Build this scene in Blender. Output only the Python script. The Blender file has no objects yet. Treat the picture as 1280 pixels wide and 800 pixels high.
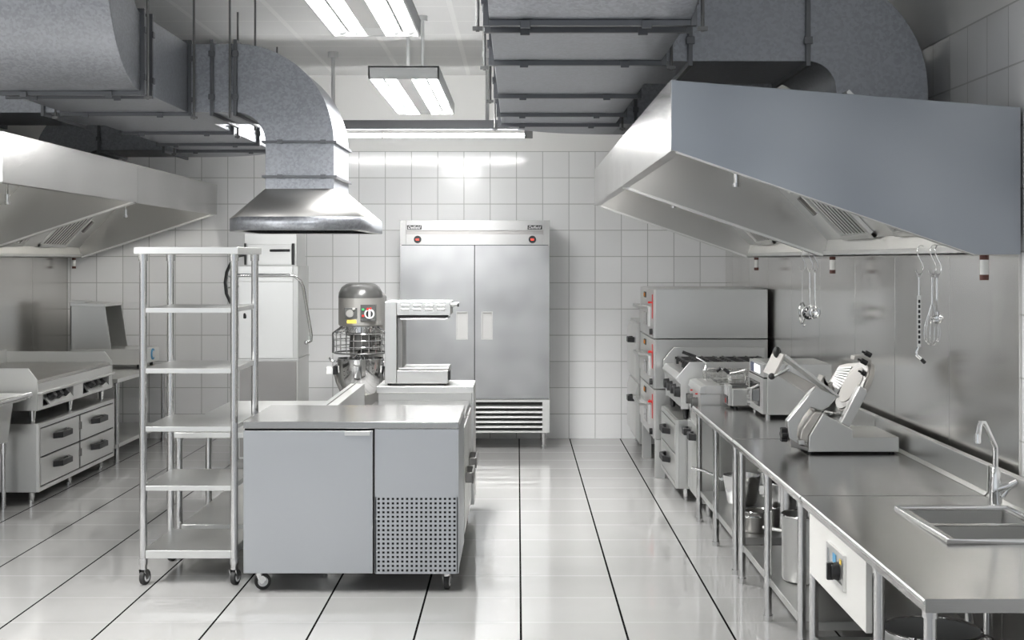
import bpy, bmesh, math, random
from mathutils import Vector, Matrix
random.seed(7)
PI = math.pi
C = bpy.context.scene.collection
F, HX, HY, CAMZ = 1700.0, 647.0, 325.0, 1.8
def P(px, py, d):
    return Vector(((px-HX)*d/F, d, CAMZ-(py-HY)*d/F))
def PX(px, d): return (px-HX)*d/F
def PZ(py, d): return CAMZ-(py-HY)*d/F

# ------------------------------------------------------------------ materials
def newmat(name):
    m = bpy.data.materials.new(name); m.use_nodes = True
    nt = m.node_tree
    return m, nt, nt.nodes['Principled BSDF']
def N(nt, t, **kw):
    n = nt.nodes.new(t)
    for k, v in kw.items(): setattr(n, k, v)
    return n
def L(nt, a, b): nt.links.new(a, b)
def mth(nt, op, a, b=None):
    n = N(nt, 'ShaderNodeMath', operation=op)
    for i, v in enumerate((a, b)):
        if v is None: continue
        if isinstance(v, (int, float)): n.inputs[i].default_value = v
        else: L(nt, v, n.inputs[i])
    return n.outputs[0]
def mixc(nt, fac, a, b):
    n = N(nt, 'ShaderNodeMix', data_type='RGBA')
    if isinstance(fac, (int, float)): n.inputs[0].default_value = fac
    else: L(nt, fac, n.inputs[0])
    for i, v in ((6, a), (7, b)):
        if isinstance(v, tuple): n.inputs[i].default_value = (v+(1,))[:4]
        else: L(nt, v, n.inputs[i])
    return n.outputs[2]
def ramp(nt, src, lo, hi, a=0.35, b=0.65):
    n = N(nt, 'ShaderNodeMapRange', interpolation_type='SMOOTHSTEP'); L(nt, src, n.inputs[0])
    n.inputs[1].default_value = a; n.inputs[2].default_value = b
    n.inputs[3].default_value = lo; n.inputs[4].default_value = hi
    return n.outputs[0]

def plain(name, col, rough=.5, metal=0.0, emit=None, spec=.5, coat=0):
    m, nt, p = newmat(name)
    p.inputs['Base Color'].default_value = col+(1,)
    p.inputs['Roughness'].default_value = rough
    p.inputs['Metallic'].default_value = metal
    p.inputs['Specular IOR Level'].default_value = spec
    p.inputs['Coat Weight'].default_value = coat
    if emit:
        p.inputs['Emission Color'].default_value = col+(1,)
        p.inputs['Emission Strength'].default_value = emit
    return m
def steel(name, col, r0, r1, scale=3.0, stretch=(1, 1, 1), var=.06):
    m, nt, p = newmat(name)
    p.inputs['Metallic'].default_value = 1
    tc = N(nt, 'ShaderNodeTexCoord'); mp = N(nt, 'ShaderNodeMapping')
    L(nt, tc.outputs['Object'], mp.inputs[0]); mp.inputs['Scale'].default_value = stretch
    nz = N(nt, 'ShaderNodeTexNoise'); L(nt, mp.outputs[0], nz.inputs['Vector'])
    nz.inputs['Scale'].default_value = scale*.7; nz.inputs['Detail'].default_value = 1
    L(nt, ramp(nt, nz.outputs[0], r0, r1, .15, .85), p.inputs['Roughness'])
    c2 = tuple(max(0, c-var) for c in col)
    L(nt, mixc(nt, ramp(nt, nz.outputs[0], 0, 1, .15, .85), col, c2), p.inputs['Base Color'])
    # fine brushing
    mp2 = N(nt, 'ShaderNodeMapping'); L(nt, tc.outputs['Object'], mp2.inputs[0])
    mp2.inputs['Scale'].default_value = (6, 6, 260)
    n2 = N(nt, 'ShaderNodeTexNoise'); L(nt, mp2.outputs[0], n2.inputs['Vector']); n2.inputs['Scale'].default_value = 2
    b = N(nt, 'ShaderNodeBump'); b.inputs['Strength'].default_value = .03; b.inputs['Distance'].default_value = .002
    L(nt, n2.outputs[0], b.inputs['Height']); L(nt, b.outputs[0], p.inputs['Normal'])
    return m
def galvanised(name, col, metal=.85):
    m, nt, p = newmat(name)
    p.inputs['Metallic'].default_value = metal
    tc = N(nt, 'ShaderNodeTexCoord')
    v = N(nt, 'ShaderNodeTexVoronoi'); L(nt, tc.outputs['Object'], v.inputs['Vector']); v.inputs['Scale'].default_value = 75
    nz = N(nt, 'ShaderNodeTexNoise'); L(nt, tc.outputs['Object'], nz.inputs['Vector']); nz.inputs['Scale'].default_value = 55; nz.inputs['Detail'].default_value = 5
    sep = N(nt, 'ShaderNodeSeparateColor'); L(nt, v.outputs['Color'], sep.inputs[0])
    f = mth(nt, 'ADD', mth(nt, 'MULTIPLY', sep.outputs[0], .5), mth(nt, 'MULTIPLY', nz.outputs[0], .5))
    hi = tuple(min(1, c*1.15) for c in col); lo = tuple(c*.88 for c in col)
    L(nt, mixc(nt, ramp(nt, f, 0, 1, .25, .75), lo, hi), p.inputs['Base Color'])
    L(nt, ramp(nt, f, .40, .52, .25, .75), p.inputs['Roughness'])
    return m

def grid_mask(nt, comp, off, size, w):
    """1 in the joint, 0 elsewhere"""
    a = mth(nt, 'DIVIDE', mth(nt, 'SUBTRACT', comp, off), size)
    fr = mth(nt, 'FRACT', mth(nt, 'ADD', a, .5))
    dd = mth(nt, 'ABSOLUTE', mth(nt, 'SUBTRACT', fr, .5))
    return mth(nt, 'LESS_THAN', dd, w/size/2), mth(nt, 'FLOOR', a)
def tile_wall(name, axis, off, tile_top=2.894, size=.2647):
    m, nt, p = newmat(name)
    g = N(nt, 'ShaderNodeNewGeometry'); s = N(nt, 'ShaderNodeSeparateXYZ'); L(nt, g.outputs['Position'], s.inputs[0])
    gx, ix = grid_mask(nt, s.outputs[axis], off, size, .0075)
    gz, iz = grid_mask(nt, s.outputs[2], tile_top, size, .0075)
    j = mth(nt, 'MAXIMUM', gx, gz)
    below = mth(nt, 'LESS_THAN', s.outputs[2], tile_top+.004)
    wn = N(nt, 'ShaderNodeTexWhiteNoise', noise_dimensions='2D')
    cb = N(nt, 'ShaderNodeCombineXYZ'); L(nt, ix, cb.inputs[0]); L(nt, iz, cb.inputs[1]); L(nt, cb.outputs[0], wn.inputs['Vector'])
    t = mixc(nt, wn.outputs[0], (.86, .86, .86), (.92, .92, .92))
    tile = mixc(nt, j, t, (.50, .50, .49))
    L(nt, mixc(nt, below, (.84, .835, .82), tile), p.inputs['Base Color'])
    r = mth(nt, 'ADD', .12, mth(nt, 'MULTIPLY', j, .6))
    L(nt, mth(nt, 'ADD', mth(nt, 'MULTIPLY', r, below), mth(nt, 'MULTIPLY', mth(nt, 'SUBTRACT', 1, below), .75)), p.inputs['Roughness'])
    b = N(nt, 'ShaderNodeBump'); b.inputs['Strength'].default_value = .4; b.inputs['Distance'].default_value = .003
    L(nt, mth(nt, 'MULTIPLY', mth(nt, 'SUBTRACT', 1, j), below), b.inputs['Height']); L(nt, b.outputs[0], p.inputs['Normal'])
    return m
def floor_mat():
    m, nt, p = newmat('floor_tiles')
    g = N(nt, 'ShaderNodeNewGeometry'); s = N(nt, 'ShaderNodeSeparateXYZ'); L(nt, g.outputs['Position'], s.inputs[0])
    gx, ix = grid_mask(nt, s.outputs[0], .016, .5085, .011)
    gy, iy = grid_mask(nt, s.outputs[1], 6.755, .498, .010)
    wn = N(nt, 'ShaderNodeTexWhiteNoise', noise_dimensions='2D')
    cb = N(nt, 'ShaderNodeCombineXYZ'); L(nt, ix, cb.inputs[0]); L(nt, iy, cb.inputs[1]); L(nt, cb.outputs[0], wn.inputs['Vector'])
    nz = N(nt, 'ShaderNodeTexNoise'); L(nt, g.outputs['Position'], nz.inputs['Vector']); nz.inputs['Scale'].default_value = 1.5; nz.inputs['Detail'].default_value = 4
    t = mixc(nt, wn.outputs[0], (.37, .367, .36), (.40, .397, .39))
    t = mixc(nt, ramp(nt, nz.outputs[0], 0, .35), t, (.335, .33, .325))
    t = mixc(nt, gy, t, (.25, .25, .245))
    L(nt, mixc(nt, gx, t, (.006, .006, .006)), p.inputs['Base Color'])
    j = mth(nt, 'MAXIMUM', gx, gy)
    L(nt, mth(nt, 'ADD', ramp(nt, nz.outputs[0], .05, .12), mth(nt, 'MULTIPLY', j, .5)), p.inputs['Roughness'])
    L(nt, mth(nt, 'MULTIPLY', mth(nt, 'SUBTRACT', 1, gx), .75), p.inputs['Specular IOR Level'])
    return m
def ceiling_mat():
    m, nt, p = newmat('ceiling_panels')
    g = N(nt, 'ShaderNodeNewGeometry'); s = N(nt, 'ShaderNodeSeparateXYZ'); L(nt, g.outputs['Position'], s.inputs[0])
    gx, ix = grid_mask(nt, s.outputs[0], -1.165, .67, .040)
    gy, iy = grid_mask(nt, s.outputs[1], 13.1, .62, .026)
    j = mth(nt, 'MAXIMUM', gx, gy)
    nz = N(nt, 'ShaderNodeTexNoise'); L(nt, g.outputs['Position'], nz.inputs['Vector']); nz.inputs['Scale'].default_value = 120
    t = mixc(nt, nz.outputs[0], (.80, .80, .795), (.86, .86, .855))
    L(nt, mixc(nt, j, t, (.93, .93, .92)), p.inputs['Base Color'])
    p.inputs['Roughness'].default_value = .8
    b = N(nt, 'ShaderNodeBump'); b.inputs['Strength'].default_value = .5; b.inputs['Distance'].default_value = .01
    L(nt, j, b.inputs['Height']); L(nt, b.outputs[0], p.inputs['Normal'])
    return m

STEEL = steel('brushed_steel', (.66, .66, .645), .285, .37)
STEELL = steel('light_satin_steel', (.80, .80, .785), .30, .42, 2.5)
STEELT = steel('worktop_steel', (.50, .495, .485), .17, .265, 2.2, (1, .5, 1))
STEELM = steel('matt_steel', (.60, .59, .575), .42, .52)
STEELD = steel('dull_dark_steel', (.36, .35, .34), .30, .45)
BLUEST = steel('bluish_steel', (.44, .465, .50), .30, .42, 2.6, (1, 1, 1), .12)
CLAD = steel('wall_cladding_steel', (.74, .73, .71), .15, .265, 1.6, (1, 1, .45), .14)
CHROME = plain('chrome', (.80, .80, .80), .07, 1)
TUBE = plain('polished_tube', (.72, .72, .72), .16, 1)
GALV = galvanised('galvanised_sheet', (.37, .385, .415))
GALVD = plain('galvanised_angle', (.16, .165, .175), .38, .8)
ROD = plain('threaded_rod', (.20, .20, .20), .45, .8)
BLACK = plain('black_plastic', (.012, .012, .013), .4)
RUBBER = plain('black_rubber', (.02, .02, .02), .6)
CAVITY = plain('dark_cavity', (.012, .012, .012), .7)
WHITE = plain('white_enamel', (.80, .80, .78), .3)
CREAM = plain('warm_white_panel', (.78, .77, .74), .35)
SAL = steel('pale_satin_steel', (.70, .70, .69), .36, .46, 2)
ALU = plain('cast_aluminium', (.46, .445, .42), .5, .25)
MIXG = plain('grey_metallic_paint', (.42, .41, .39), .32, .6)
MIXD = plain('charcoal_paint', (.10, .10, .097), .3, .35)
RED = plain('red_plastic', (.55, .02, .015), .4)
ORANGE = plain('orange_switch', (.75, .28, .03), .4)
GREEN = plain('green_button', (.04, .45, .12), .4)
YELLOW = plain('yellow_sticker', (.75, .55, .10), .5)
BLUE = plain('blue_label', (.08, .32, .55), .4)
BROWN = plain('brown_band', (.10, .03, .02), .45)
GLASS = plain('dark_oven_glass', (.015, .015, .016), .08, 0, None, .6)
SCREEN = plain('pale_display', (.85, .88, .95), .3, 0, 1.0)
REDLED = plain('red_led', (1.0, .05, .03), .4, 0, 1.2)
LAMPM = plain('fluorescent_tube_glass', (1, 1, .99), .4, 0, 22)
HOODFILL = {1: plain('hood_fill_glass', (1, .98, .95), .4, 0, 14), -1: plain('left_hood_fill_glass', (1, .97, .92), .4, 0, 22)}  # glow of the unseen tubes added inside the two wall hoods
LINEM = plain('wall_tube_glass', (1, 1, .99), .4, 0, 42)
REFLECT = plain('white_reflector', (.88, .88, .87), .35)
GREYH = plain('grey_lamp_housing', (.72, .73, .73), .4, 0)
SOCKET = plain('grey_lamp_socket', (.25, .25, .25), .5)
GRATE = plain('cast_iron', (.02, .02, .02), .55)
FRYIN = steel('fryer_well_steel', (.30, .29, .28), .29, .4)
PLATE = steel('griddle_plate_steel', (.50, .49, .47), .285, .36)
WHITEST = plain('badge_lettering', (.75, .75, .75), .4, .3)

# ------------------------------------------------------------------ mesh builder
class MB:
    def __init__(s): s.bm = bmesh.new(); s.M = None
    def _v(s, co):
        co = Vector(co)
        if s.M is not None: co = s.M @ co
        return s.bm.verts.new(co)
    def _f(s, vs, flip=False):
        try: s.bm.faces.new(vs)
        except ValueError: pass
    def box(s, x0, x1, y0, y1, z0, z1):
        if x0 > x1: x0, x1 = x1, x0
        if y0 > y1: y0, y1 = y1, y0
        if z0 > z1: z0, z1 = z1, z0
        v = [s._v(c) for c in ((x0,y0,z0),(x1,y0,z0),(x1,y1,z0),(x0,y1,z0),(x0,y0,z1),(x1,y0,z1),(x1,y1,z1),(x0,y1,z1))]
        for f in ((3,2,1,0),(4,5,6,7),(0,1,5,4),(1,2,6,5),(2,3,7,6),(3,0,4,7)): s._f([v[i] for i in f])
        return s
    def prism(s, poly, axis, a0, a1):
        def mk(p, a):
            if axis == 'x': return (a, p[0], p[1])
            if axis == 'y': return (p[0], a, p[1])
            return (p[0], p[1], a)
        A = [s._v(mk(p, a0)) for p in poly]; B = [s._v(mk(p, a1)) for p in poly]
        n = len(poly)
        s._f(A[::-1]); s._f(B)
        for i in range(n): s._f([A[i], A[(i+1) % n], B[(i+1) % n], B[i]])
        return s
    def cyl(s, p0, p1, r, n=16, r2=None):
        p0, p1 = Vector(p0), Vector(p1); r2 = r if r2 is None else r2
        d = (p1-p0).normalized(); u = d.orthogonal().normalized(); w = d.cross(u)
        A = []; B = []
        for i in range(n):
            a = 2*PI*i/n; o = u*math.cos(a)+w*math.sin(a)
            A.append(s._v(p0+o*r)); B.append(s._v(p1+o*r2))
        s._f(A[::-1]); s._f(B)
        for i in range(n): s._f([A[i], A[(i+1) % n], B[(i+1) % n], B[i]])
        return s
    def tube(s, pts, r, n=8, closed=False):
        pts = [Vector(p) for p in pts]; m = len(pts); rings = []
        ref = None
        for i in range(m):
            if closed: t = pts[(i+1) % m]-pts[i-1]
            else: t = pts[min(i+1, m-1)]-pts[max(i-1, 0)]
            t.normalize()
            if ref is None: u = t.orthogonal().normalized()
            else:
                u = ref-t*ref.dot(t)
                u = u.normalized() if u.length > 1e-6 else t.orthogonal().normalized()
            ref = u; w = t.cross(u)
            rings.append([s._v(pts[i]+(u*math.cos(2*PI*k/n)+w*math.sin(2*PI*k/n))*r) for k in range(n)])
        for i in range(m if closed else m-1):
            a, b = rings[i], rings[(i+1) % m]
            for k in range(n): s._f([a[k], a[(k+1) % n], b[(k+1) % n], b[k]])
        if not closed: s._f(rings[0][::-1]); s._f(rings[-1])
        return s
    def lathe(s, prof, c, n=32, sy=1.0, sx=1.0):
        rings = []
        for (r, z) in prof:
            if r < 1e-6: rings.append([s._v((c[0], c[1], z))])
            else: rings.append([s._v((c[0]+sx*r*math.cos(2*PI*k/n), c[1]+sy*r*math.sin(2*PI*k/n), z)) for k in range(n)])
        for a, b in zip(rings, rings[1:]):
            for k in range(n):
                if len(a) == 1 and len(b) == 1: continue
                if len(a) == 1: s._f([a[0], b[(k+1) % n], b[k]])
                elif len(b) == 1: s._f([a[k], a[(k+1) % n], b[0]])
                else: s._f([a[k], a[(k+1) % n], b[(k+1) % n], b[k]])
        return s
    def sphere(s, c, r, n=14, sc=(1, 1, 1)):
        m = n//2; rings = []
        c = Vector(c)
        for i in range(m+1):
            t = PI*i/m
            if i in (0, m): rings.append([s._v(c+Vector((0, 0, r*math.cos(t)*sc[2])))])
            else: rings.append([s._v(c+Vector((r*math.sin(t)*math.cos(2*PI*k/n)*sc[0], r*math.sin(t)*math.sin(2*PI*k/n)*sc[1], r*math.cos(t)*sc[2]))) for k in range(n)])
        for a, b in zip(rings, rings[1:]):
            for k in range(n):
                if len(a) == 1: s._f([a[0], b[k], b[(k+1) % n]])
                elif len(b) == 1: s._f([a[k], b[0], a[(k+1) % n]])
                else: s._f([a[k], b[k], b[(k+1) % n], a[(k+1) % n]])
        return s
    def loft(s, polyA, polyB, cap0=True, cap1=True):
        A = [s._v(p) for p in polyA]; B = [s._v(p) for p in polyB]; n = len(A)
        for i in range(n): s._f([A[i], A[(i+1) % n], B[(i+1) % n], B[i]])
        if cap0: s._f(A[::-1])
        if cap1: s._f(B)
        return s
    def build(s, name, mat, parent=None, bev=0.0, sharp=38, solid=0, label=None):
        bm = s.bm
        bmesh.ops.recalc_face_normals(bm, faces=bm.faces)
        off = Vector((0, 0, 0)); q = parent
        while q is not None: off += q.location; q = q.parent
        if off.length: bmesh.ops.translate(bm, vec=-off, verts=bm.verts)
        me = bpy.data.meshes.new(name); bm.to_mesh(me); bm.free()
        me.materials.append(mat)
        me.polygons.foreach_set('use_smooth', [True]*len(me.polygons))
        me.set_sharp_from_angle(angle=math.radians(sharp))
        o = bpy.data.objects.new(name, me); C.objects.link(o)
        if parent: o.parent = parent
        if solid:
            md = o.modifiers.new('thickness', 'SOLIDIFY'); md.thickness = solid; md.offset = 0
        if bev:
            md = o.modifiers.new('edges', 'BEVEL'); md.width = bev; md.segments = 2; md.limit_method = 'ANGLE'; md.angle_limit = math.radians(40); md.harden_normals = True
        if label: o['label'] = label
        return o
def thing(name, label, cat, loc, group=None):
    o = bpy.data.objects.new(name, None); C.objects.link(o); o.location = loc
    o.empty_display_size = .1
    o['label'] = label; o['category'] = cat
    if group: o['group'] = group
    bpy.context.view_layer.update
    return o
def tag(o, label, cat, group=None):
    o['label'] = label; o['category'] = cat
    if group: o['group'] = group
    return o
def struct(mb, name, mat, bev=0):
    o = mb.build(name, mat, None, bev); o['kind'] = 'structure'; return o
def B(*a): return MB().box(*a)
def frame_x(mb, xa, xb, y0, y1, z0, z1, w):
    return mb.box(xa, xb, y0, y1, z1-w, z1).box(xa, xb, y0, y1, z0, z0+w).box(xa, xb, y0, y0+w, z0+w, z1-w).box(xa, xb, y1-w, y1, z0+w, z1-w)
def arc(cx, cy, r, a0, a1, n=14):
    return [(cx+r*math.cos(math.radians(a0+(a1-a0)*i/n)), cy+r*math.sin(math.radians(a0+(a1-a0)*i/n))) for i in range(n+1)]

# ------------------------------------------------------------------ room
XL, XR, YB, ZC, YN = -4.54, 2.106, 13.72, 3.664, -1.0
struct(B(XL-.1, XR+.1, YN, YB+.1, -.1, 0), 'floor', floor_mat())
struct(B(XL-.1, XR+.1, YN, YB+.1, ZC, ZC+.1), 'ceiling', ceiling_mat())
struct(B(XL, XR, YB, YB+.1, 0, ZC), 'wall_back', tile_wall('wall_tiles_back', 0, -1.600))
struct(B(XL-.1, XL, YN, YB+.1, 0, ZC), 'wall_left', tile_wall('wall_tiles_left', 1, 6.63))
struct(B(XR, XR+.1, YN, YB+.1, 0, ZC), 'wall_right', tile_wall('wall_tiles_right', 1, 6.63))
mb = MB(); ys = [5.68, 6.6, 7.55, 8.44, 9.42, 10.4, 11.35, 12.3, 13.25, 13.70]
for a, b in zip(ys, ys[1:]): mb.box(XR-.012, XR, a+.002, b-.003, .80, 1.90)
struct(mb, 'trim_1', CLAD, .002)
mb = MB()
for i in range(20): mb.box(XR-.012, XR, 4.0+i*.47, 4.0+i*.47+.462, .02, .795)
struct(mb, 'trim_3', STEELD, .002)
mb = MB(); ys = [5.1, 6.05, 7.0, 7.95, 8.9, 9.85, 10.8, 11.75, 12.7, 13.70]
for a, b in zip(ys, ys[1:]): mb.box(XL, XL+.012, a+.002, b-.003, .02, 1.90)
struct(mb, 'trim_2', CLAD, .002)

# ------------------------------------------------------------------ fluorescent fixtures
def fixture(y0, y1, label, watts, upw):
    cx, zb, w, h = -.725, 2.95, .452, .085
    t = thing('ceiling_lamp', label, 'lamp', (cx, (y0+y1)/2, zb), 'suspended fluorescent fittings over the aisle')
    x0, x1 = cx-w/2, cx+w/2
    mb = MB().box(x0, x0+.012, y0, y1, zb, zb+h).box(x1-.012, x1, y0, y1, zb, zb+h).box(x0, x1, y0, y0+.012, zb, zb+h).box(x0, x1, y1-.012, y1, zb, zb+h).box(x0, x1, y0, y1, zb+h-.012, zb+h)
    mb.build('housing', GREYH, t, .002)
    mb = MB()
    for (a, b) in ((x0+.02, cx-.05), (cx+.05, x1-.02)): mb.box(a, b, y0+.03, y1-.03, zb+h-.022, zb+h-.014)
    mb.build('reflector', REFLECT, t)
    B(cx-.048, cx+.048, y0+.015, y1-.25, zb+.002, zb+.03).build('centre_plate', plain('lamp_plate', (.62, .62, .61), .4), t, .002)
    B(cx-.048, cx+.048, y1-.245, y1-.015, zb+.002, zb+.03).build('ballast_cover', GREYH, t, .002)
    for sx in (-.175, -.1, .1, .175):
        ym = y0+(y1-y0)*.52
        for (a, b) in ((y0+.05, ym-.02), (ym+.02, y1-.05)):
            tb = MB().cyl((cx+sx, a, zb+.03), (cx+sx, b, zb+.03), .013, 12).build('tube', LAMPM, t)
            MB().cyl((cx+sx, b, zb+.03), (cx+sx, b+.03, zb+.03), .021, 14).build('end_cap', SOCKET, tb); MB().cyl((cx+sx, a-.03, zb+.03), (cx+sx, a, zb+.03), .021, 14).build('end_cap', SOCKET, tb)
    for sx in (-.1375, .1375): B(cx+sx-.007, cx+sx+.007, y0+.04, y1-.04, zb+.016, zb+.045).build('gap_shade_strip', SOCKET, t)  # dark strip standing in for the shaded gap between paired tubes
    for yy in (y0+.35, y1-.36):
        r = MB().cyl((cx, yy, zb+h), (cx, yy, ZC), .012, 10).build('hanger_rod', GREYH, t)
        MB().cyl((cx, yy, ZC-.04), (cx, yy, ZC), .038, 16).build('ceiling_cap', GREYH, r)
    ld = bpy.data.lights.new('fluorescent_glow', 'AREA'); ld.shape = 'RECTANGLE'; ld.size = w-.06; ld.size_y = y1-y0-.1
    ld.energy = watts; ld.color = (1, .997, .985)
    lo = bpy.data.objects.new('fluorescent_glow', ld); C.objects.link(lo); lo.parent = t; lo.location = (0, 0, h-.026)
    lu = bpy.data.lights.new('ceiling_fill', 'AREA'); lu.shape = 'RECTANGLE'; lu.size = w-.1; lu.size_y = y1-y0-.1; lu.energy = upw; lu.color = (1, .997, .985)  # fill added on the housing top to brighten the ceiling
    uo = bpy.data.objects.new('ceiling_fill', lu); C.objects.link(uo); uo.parent = t; uo.location = (0, 0, h+.004); uo.rotation_euler = (PI, 0, 0)
LAMP_W = 270
fixture(8.65, 10.75, 'hanging fluorescent ceiling lamp seen whole, small one between the two big ducts', 430, 2.5)
fixture(4.9, 7.0, 'larger hanging fluorescent ceiling lamp cut by the top edge of the picture', 120, 1.5)
# wall-side linear lamp
t = thing('linear_lamp', 'long dark slim lamp hanging low in front of the tiled back wall', 'lamp', (-.96, 12.19, 2.91))
mb = MB().prism([(12.05, 3.04), (12.33, 3.04), (12.22, 2.965), (12.12, 2.965)], 'x', -2.06, .10); mb.build('housing', GALVD, t, .003)
MB().cyl((-1.2, 12.17, 2.914), (.06, 12.17, 2.914), .017, 12).build('tube', LINEM, t)
MB().cyl((-2.03, 12.17, 2.914), (-1.22, 12.17, 2.914), .017, 12).build('tube', LINEM, t)
B(.06, .135, 12.14, 12.2, 2.89, 2.97).build('end_cap', SOCKET, t, .003); B(-2.06, -2.03, 12.14, 12.2, 2.89, 2.97).build('end_cap', SOCKET, t, .003)
for x in (-1.653, -.272):
    r = MB().cyl((x, 12.19, 3.03), (x, 12.19, ZC), .016, 12).build('hanger_rod', GREYH, t)
    MB().cyl((x, 12.19, ZC-.05), (x, 12.19, ZC), .048, 18).build('ceiling_cap', GREYH, r)

# ------------------------------------------------------------------ ducts
ZB, ZT = 2.763, 3.21
def ring_y(x0, x1, z0, z1, y, w=.024, p=.024):     # flange round a duct that runs along y
    mb = MB().box(x0-p, x0, y-w/2, y+w/2, z0-p, z1+p).box(x1, x1+p, y-w/2, y+w/2, z0-p, z1+p)
    mb.box(x0, x1, y-w/2, y+w/2, z0-p, z0).box(x0, x1, y-w/2, y+w/2, z1, z1+p)
    for f in (.18, .78):
        xc = x0+(x1-x0)*f; mb.box(xc-.02, xc+.02, y-w/2-.012, y-w/2, z0-p-.012, z0-.004)
        zc = z0+(z1-z0)*f
        for xx in (x0-p, x1+p): mb.box(xx-.008, xx+.008, y-w/2-.008, y+w/2+.008, zc-.018, zc+.018)
    return mb
def ring_x(y0, y1, z0, z1, x, w=.022, p=.025):
    mb = MB().box(x-w/2, x+w/2, y0-p, y0, z0-p, z1+p).box(x-w/2, x+w/2, y1, y1+p, z0-p, z1+p)
    mb.box(x-w/2, x+w/2, y0, y1, z0-p, z0).box(x-w/2, x+w/2, y0, y1, z1, z1+p)
    for f in (.22, .85):
        zc = z0+(z1-z0)*f; mb.box(x-.02, x+.02, y0-p-.008, y0-p+.006, zc-.018, zc+.018)
    return mb
def ring_z(x0, x1, y0, y1, z, w=.016, p=.02):
    mb = MB().box(x0-p, x1+p, y0-p, y0, z-w/2, z+w/2).box(x0-p, x1+p, y1, y1+p, z-w/2, z+w/2)
    mb.box(x0-p, x0, y0, y1, z-w/2, z+w/2).box(x1, x1+p, y0, y1, z-w/2, z+w/2)
    for f in (.22, .85):
        xc = x0+(x1-x0)*f; mb.box(xc-.018, xc+.018, y0-p-.008, y0-p+.006, z-.012, z+.014)
    return mb
def duct(side, xa, xb, f0, label):
    """xa: edge on the aisle side, xb: edge on the wall side, side: +1 right wall, -1 left wall; f0 shift along y"""
    f1, f2, f3, f4, f5, f6 = [v+f0 for v in (5.46, 5.63, 6.575, 7.91, 8.93, 9.60)]
    lo, hi = min(xa, xb), max(xa, xb)
    t = thing('ventilation_duct', label, 'duct', ((lo+hi)/2, f3, ZB))
    ri, ro = .2, .2+ZT-ZB; cy, cz = f1, ZB+ro
    poly = arc(cy, cz, ro, -90, -180)+[(cy-ro, ZC), (cy-ri, ZC)]+arc(cy, cz, ri, -180, -90)
    MB().prism(poly, 'x', lo, hi).build('riser_elbow', GALV, t, .004, 25)
    MB().box(lo+.001, hi-.001, f1, f6, ZB, ZT).build('straight_section', GALV, t, .004)
    for y in (f1, f2, f3, f4, f5, f6): ring_y(lo, hi, ZB, ZT, y, .03 if y != f2 else .024).build('flange', GALVD, t, .002)
    # branch to the wall hood
    y0, y1 = f3+.02, f3+.86
    J = xb+side*.71
    MB().box(xb-side*.01, J, y0, y1, ZB, ZT).build('branch_section', GALV, t, .004)
    ri2 = .14; ro2 = ri2+ZT-ZB; cz2 = ZB-ri2
    a0, a1 = (90, 0) if side > 0 else (90, 180)
    hz = 2.44
    po = arc(J, cz2, ro2, a0, a1)+[(J+side*ro2, hz), (J+side*ri2, hz)]+arc(J, cz2, ri2, a1, a0)
    MB().prism(po, 'y', y0, y1).build('drop_elbow', GALV, t, .004, 25)
    for x in (xb+side*.14, J): ring_x(y0, y1, ZB, ZT, x).build('flange', GALVD, t, .002)
    # end elbow turning to the wall
    cx = xb+side*.03; w = hi-lo
    pl = arc(cx, f6, w+.03, 180 if side > 0 else 0, 90)+arc(cx, f6, .03, 90, 180 if side > 0 else 0)
    MB().prism(pl, 'z', ZB, ZT).build('end_elbow', GALV, t, .004, 25)
    MB().box(cx, J, f6+.03, f6+.03+w, ZB, ZT).build('branch_section', GALV, t, .004)
    MB().prism(po, 'y', f6+.03, f6+.03+w).build('drop_elbow', GALV, t, .004, 25)
    for x in (xb+side*.14, J): ring_x(f6+.03, f6+.03+w, ZB, ZT, x).build('flange', GALVD, t, .002)
    for y in (f1-.02, f3-.03, f4+.02, f6):
        for x in (lo-.045, hi+.045):
            if y == f4+.02 and x == (hi+.045 if side > 0 else lo-.045): continue
            MB().cyl((x, y, ZB-.05), (x, y, ZC), .0075, 8).box(x-.02, x+.02, y-.012, y+.012, ZB-.045, ZB-.03).build('hanger_rod', ROD, t)
    return t
duct(1, -.115, .695, 0, 'wide galvanised duct whose branch drops into the big bluish steel hood')
tl = duct(-1, -2.15, -2.96, 2.30, 'wide galvanised duct with curved riser and a branch bending down to the small pyramid hood')
# branch from the second duct to the free hanging canopy
BY0, BY1 = 8.868, 9.64
EX, EC = -1.838, ZB-.193
MB().box(-2.16, EX, BY0, BY1, ZB, ZT).build('branch_section', GALV, tl, .004)
NX0, NX1 = EX+.193, EX+.193+ZT-ZB
pl = arc(EX, EC, ZT-EC, 90, 0)+arc(EX, EC, .193, 0, 90)
MB().prism(pl, 'y', BY0, BY1).build('drop_elbow', GALV, tl, .004, 25)
MB().box(NX0, NX1, BY0, BY1, 2.262, EC-.001).build('drop_section', GALV, tl, .004)
for x in (-1.99, EX): ring_x(BY0, BY1, ZB, ZT, x).build('flange', GALVD, tl, .002)
for z in (EC, 2.343): ring_z(NX0, NX1, BY0, BY1, z).build('flange', GALVD, tl, .0015)
for x, y in ((EX-.03, BY0-.04), (EX-.03, BY1+.04)):
    MB().cyl((x, y, ZB-.04), (x, y, ZC), .0075, 8).build('hanger_rod', ROD, tl)

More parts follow.
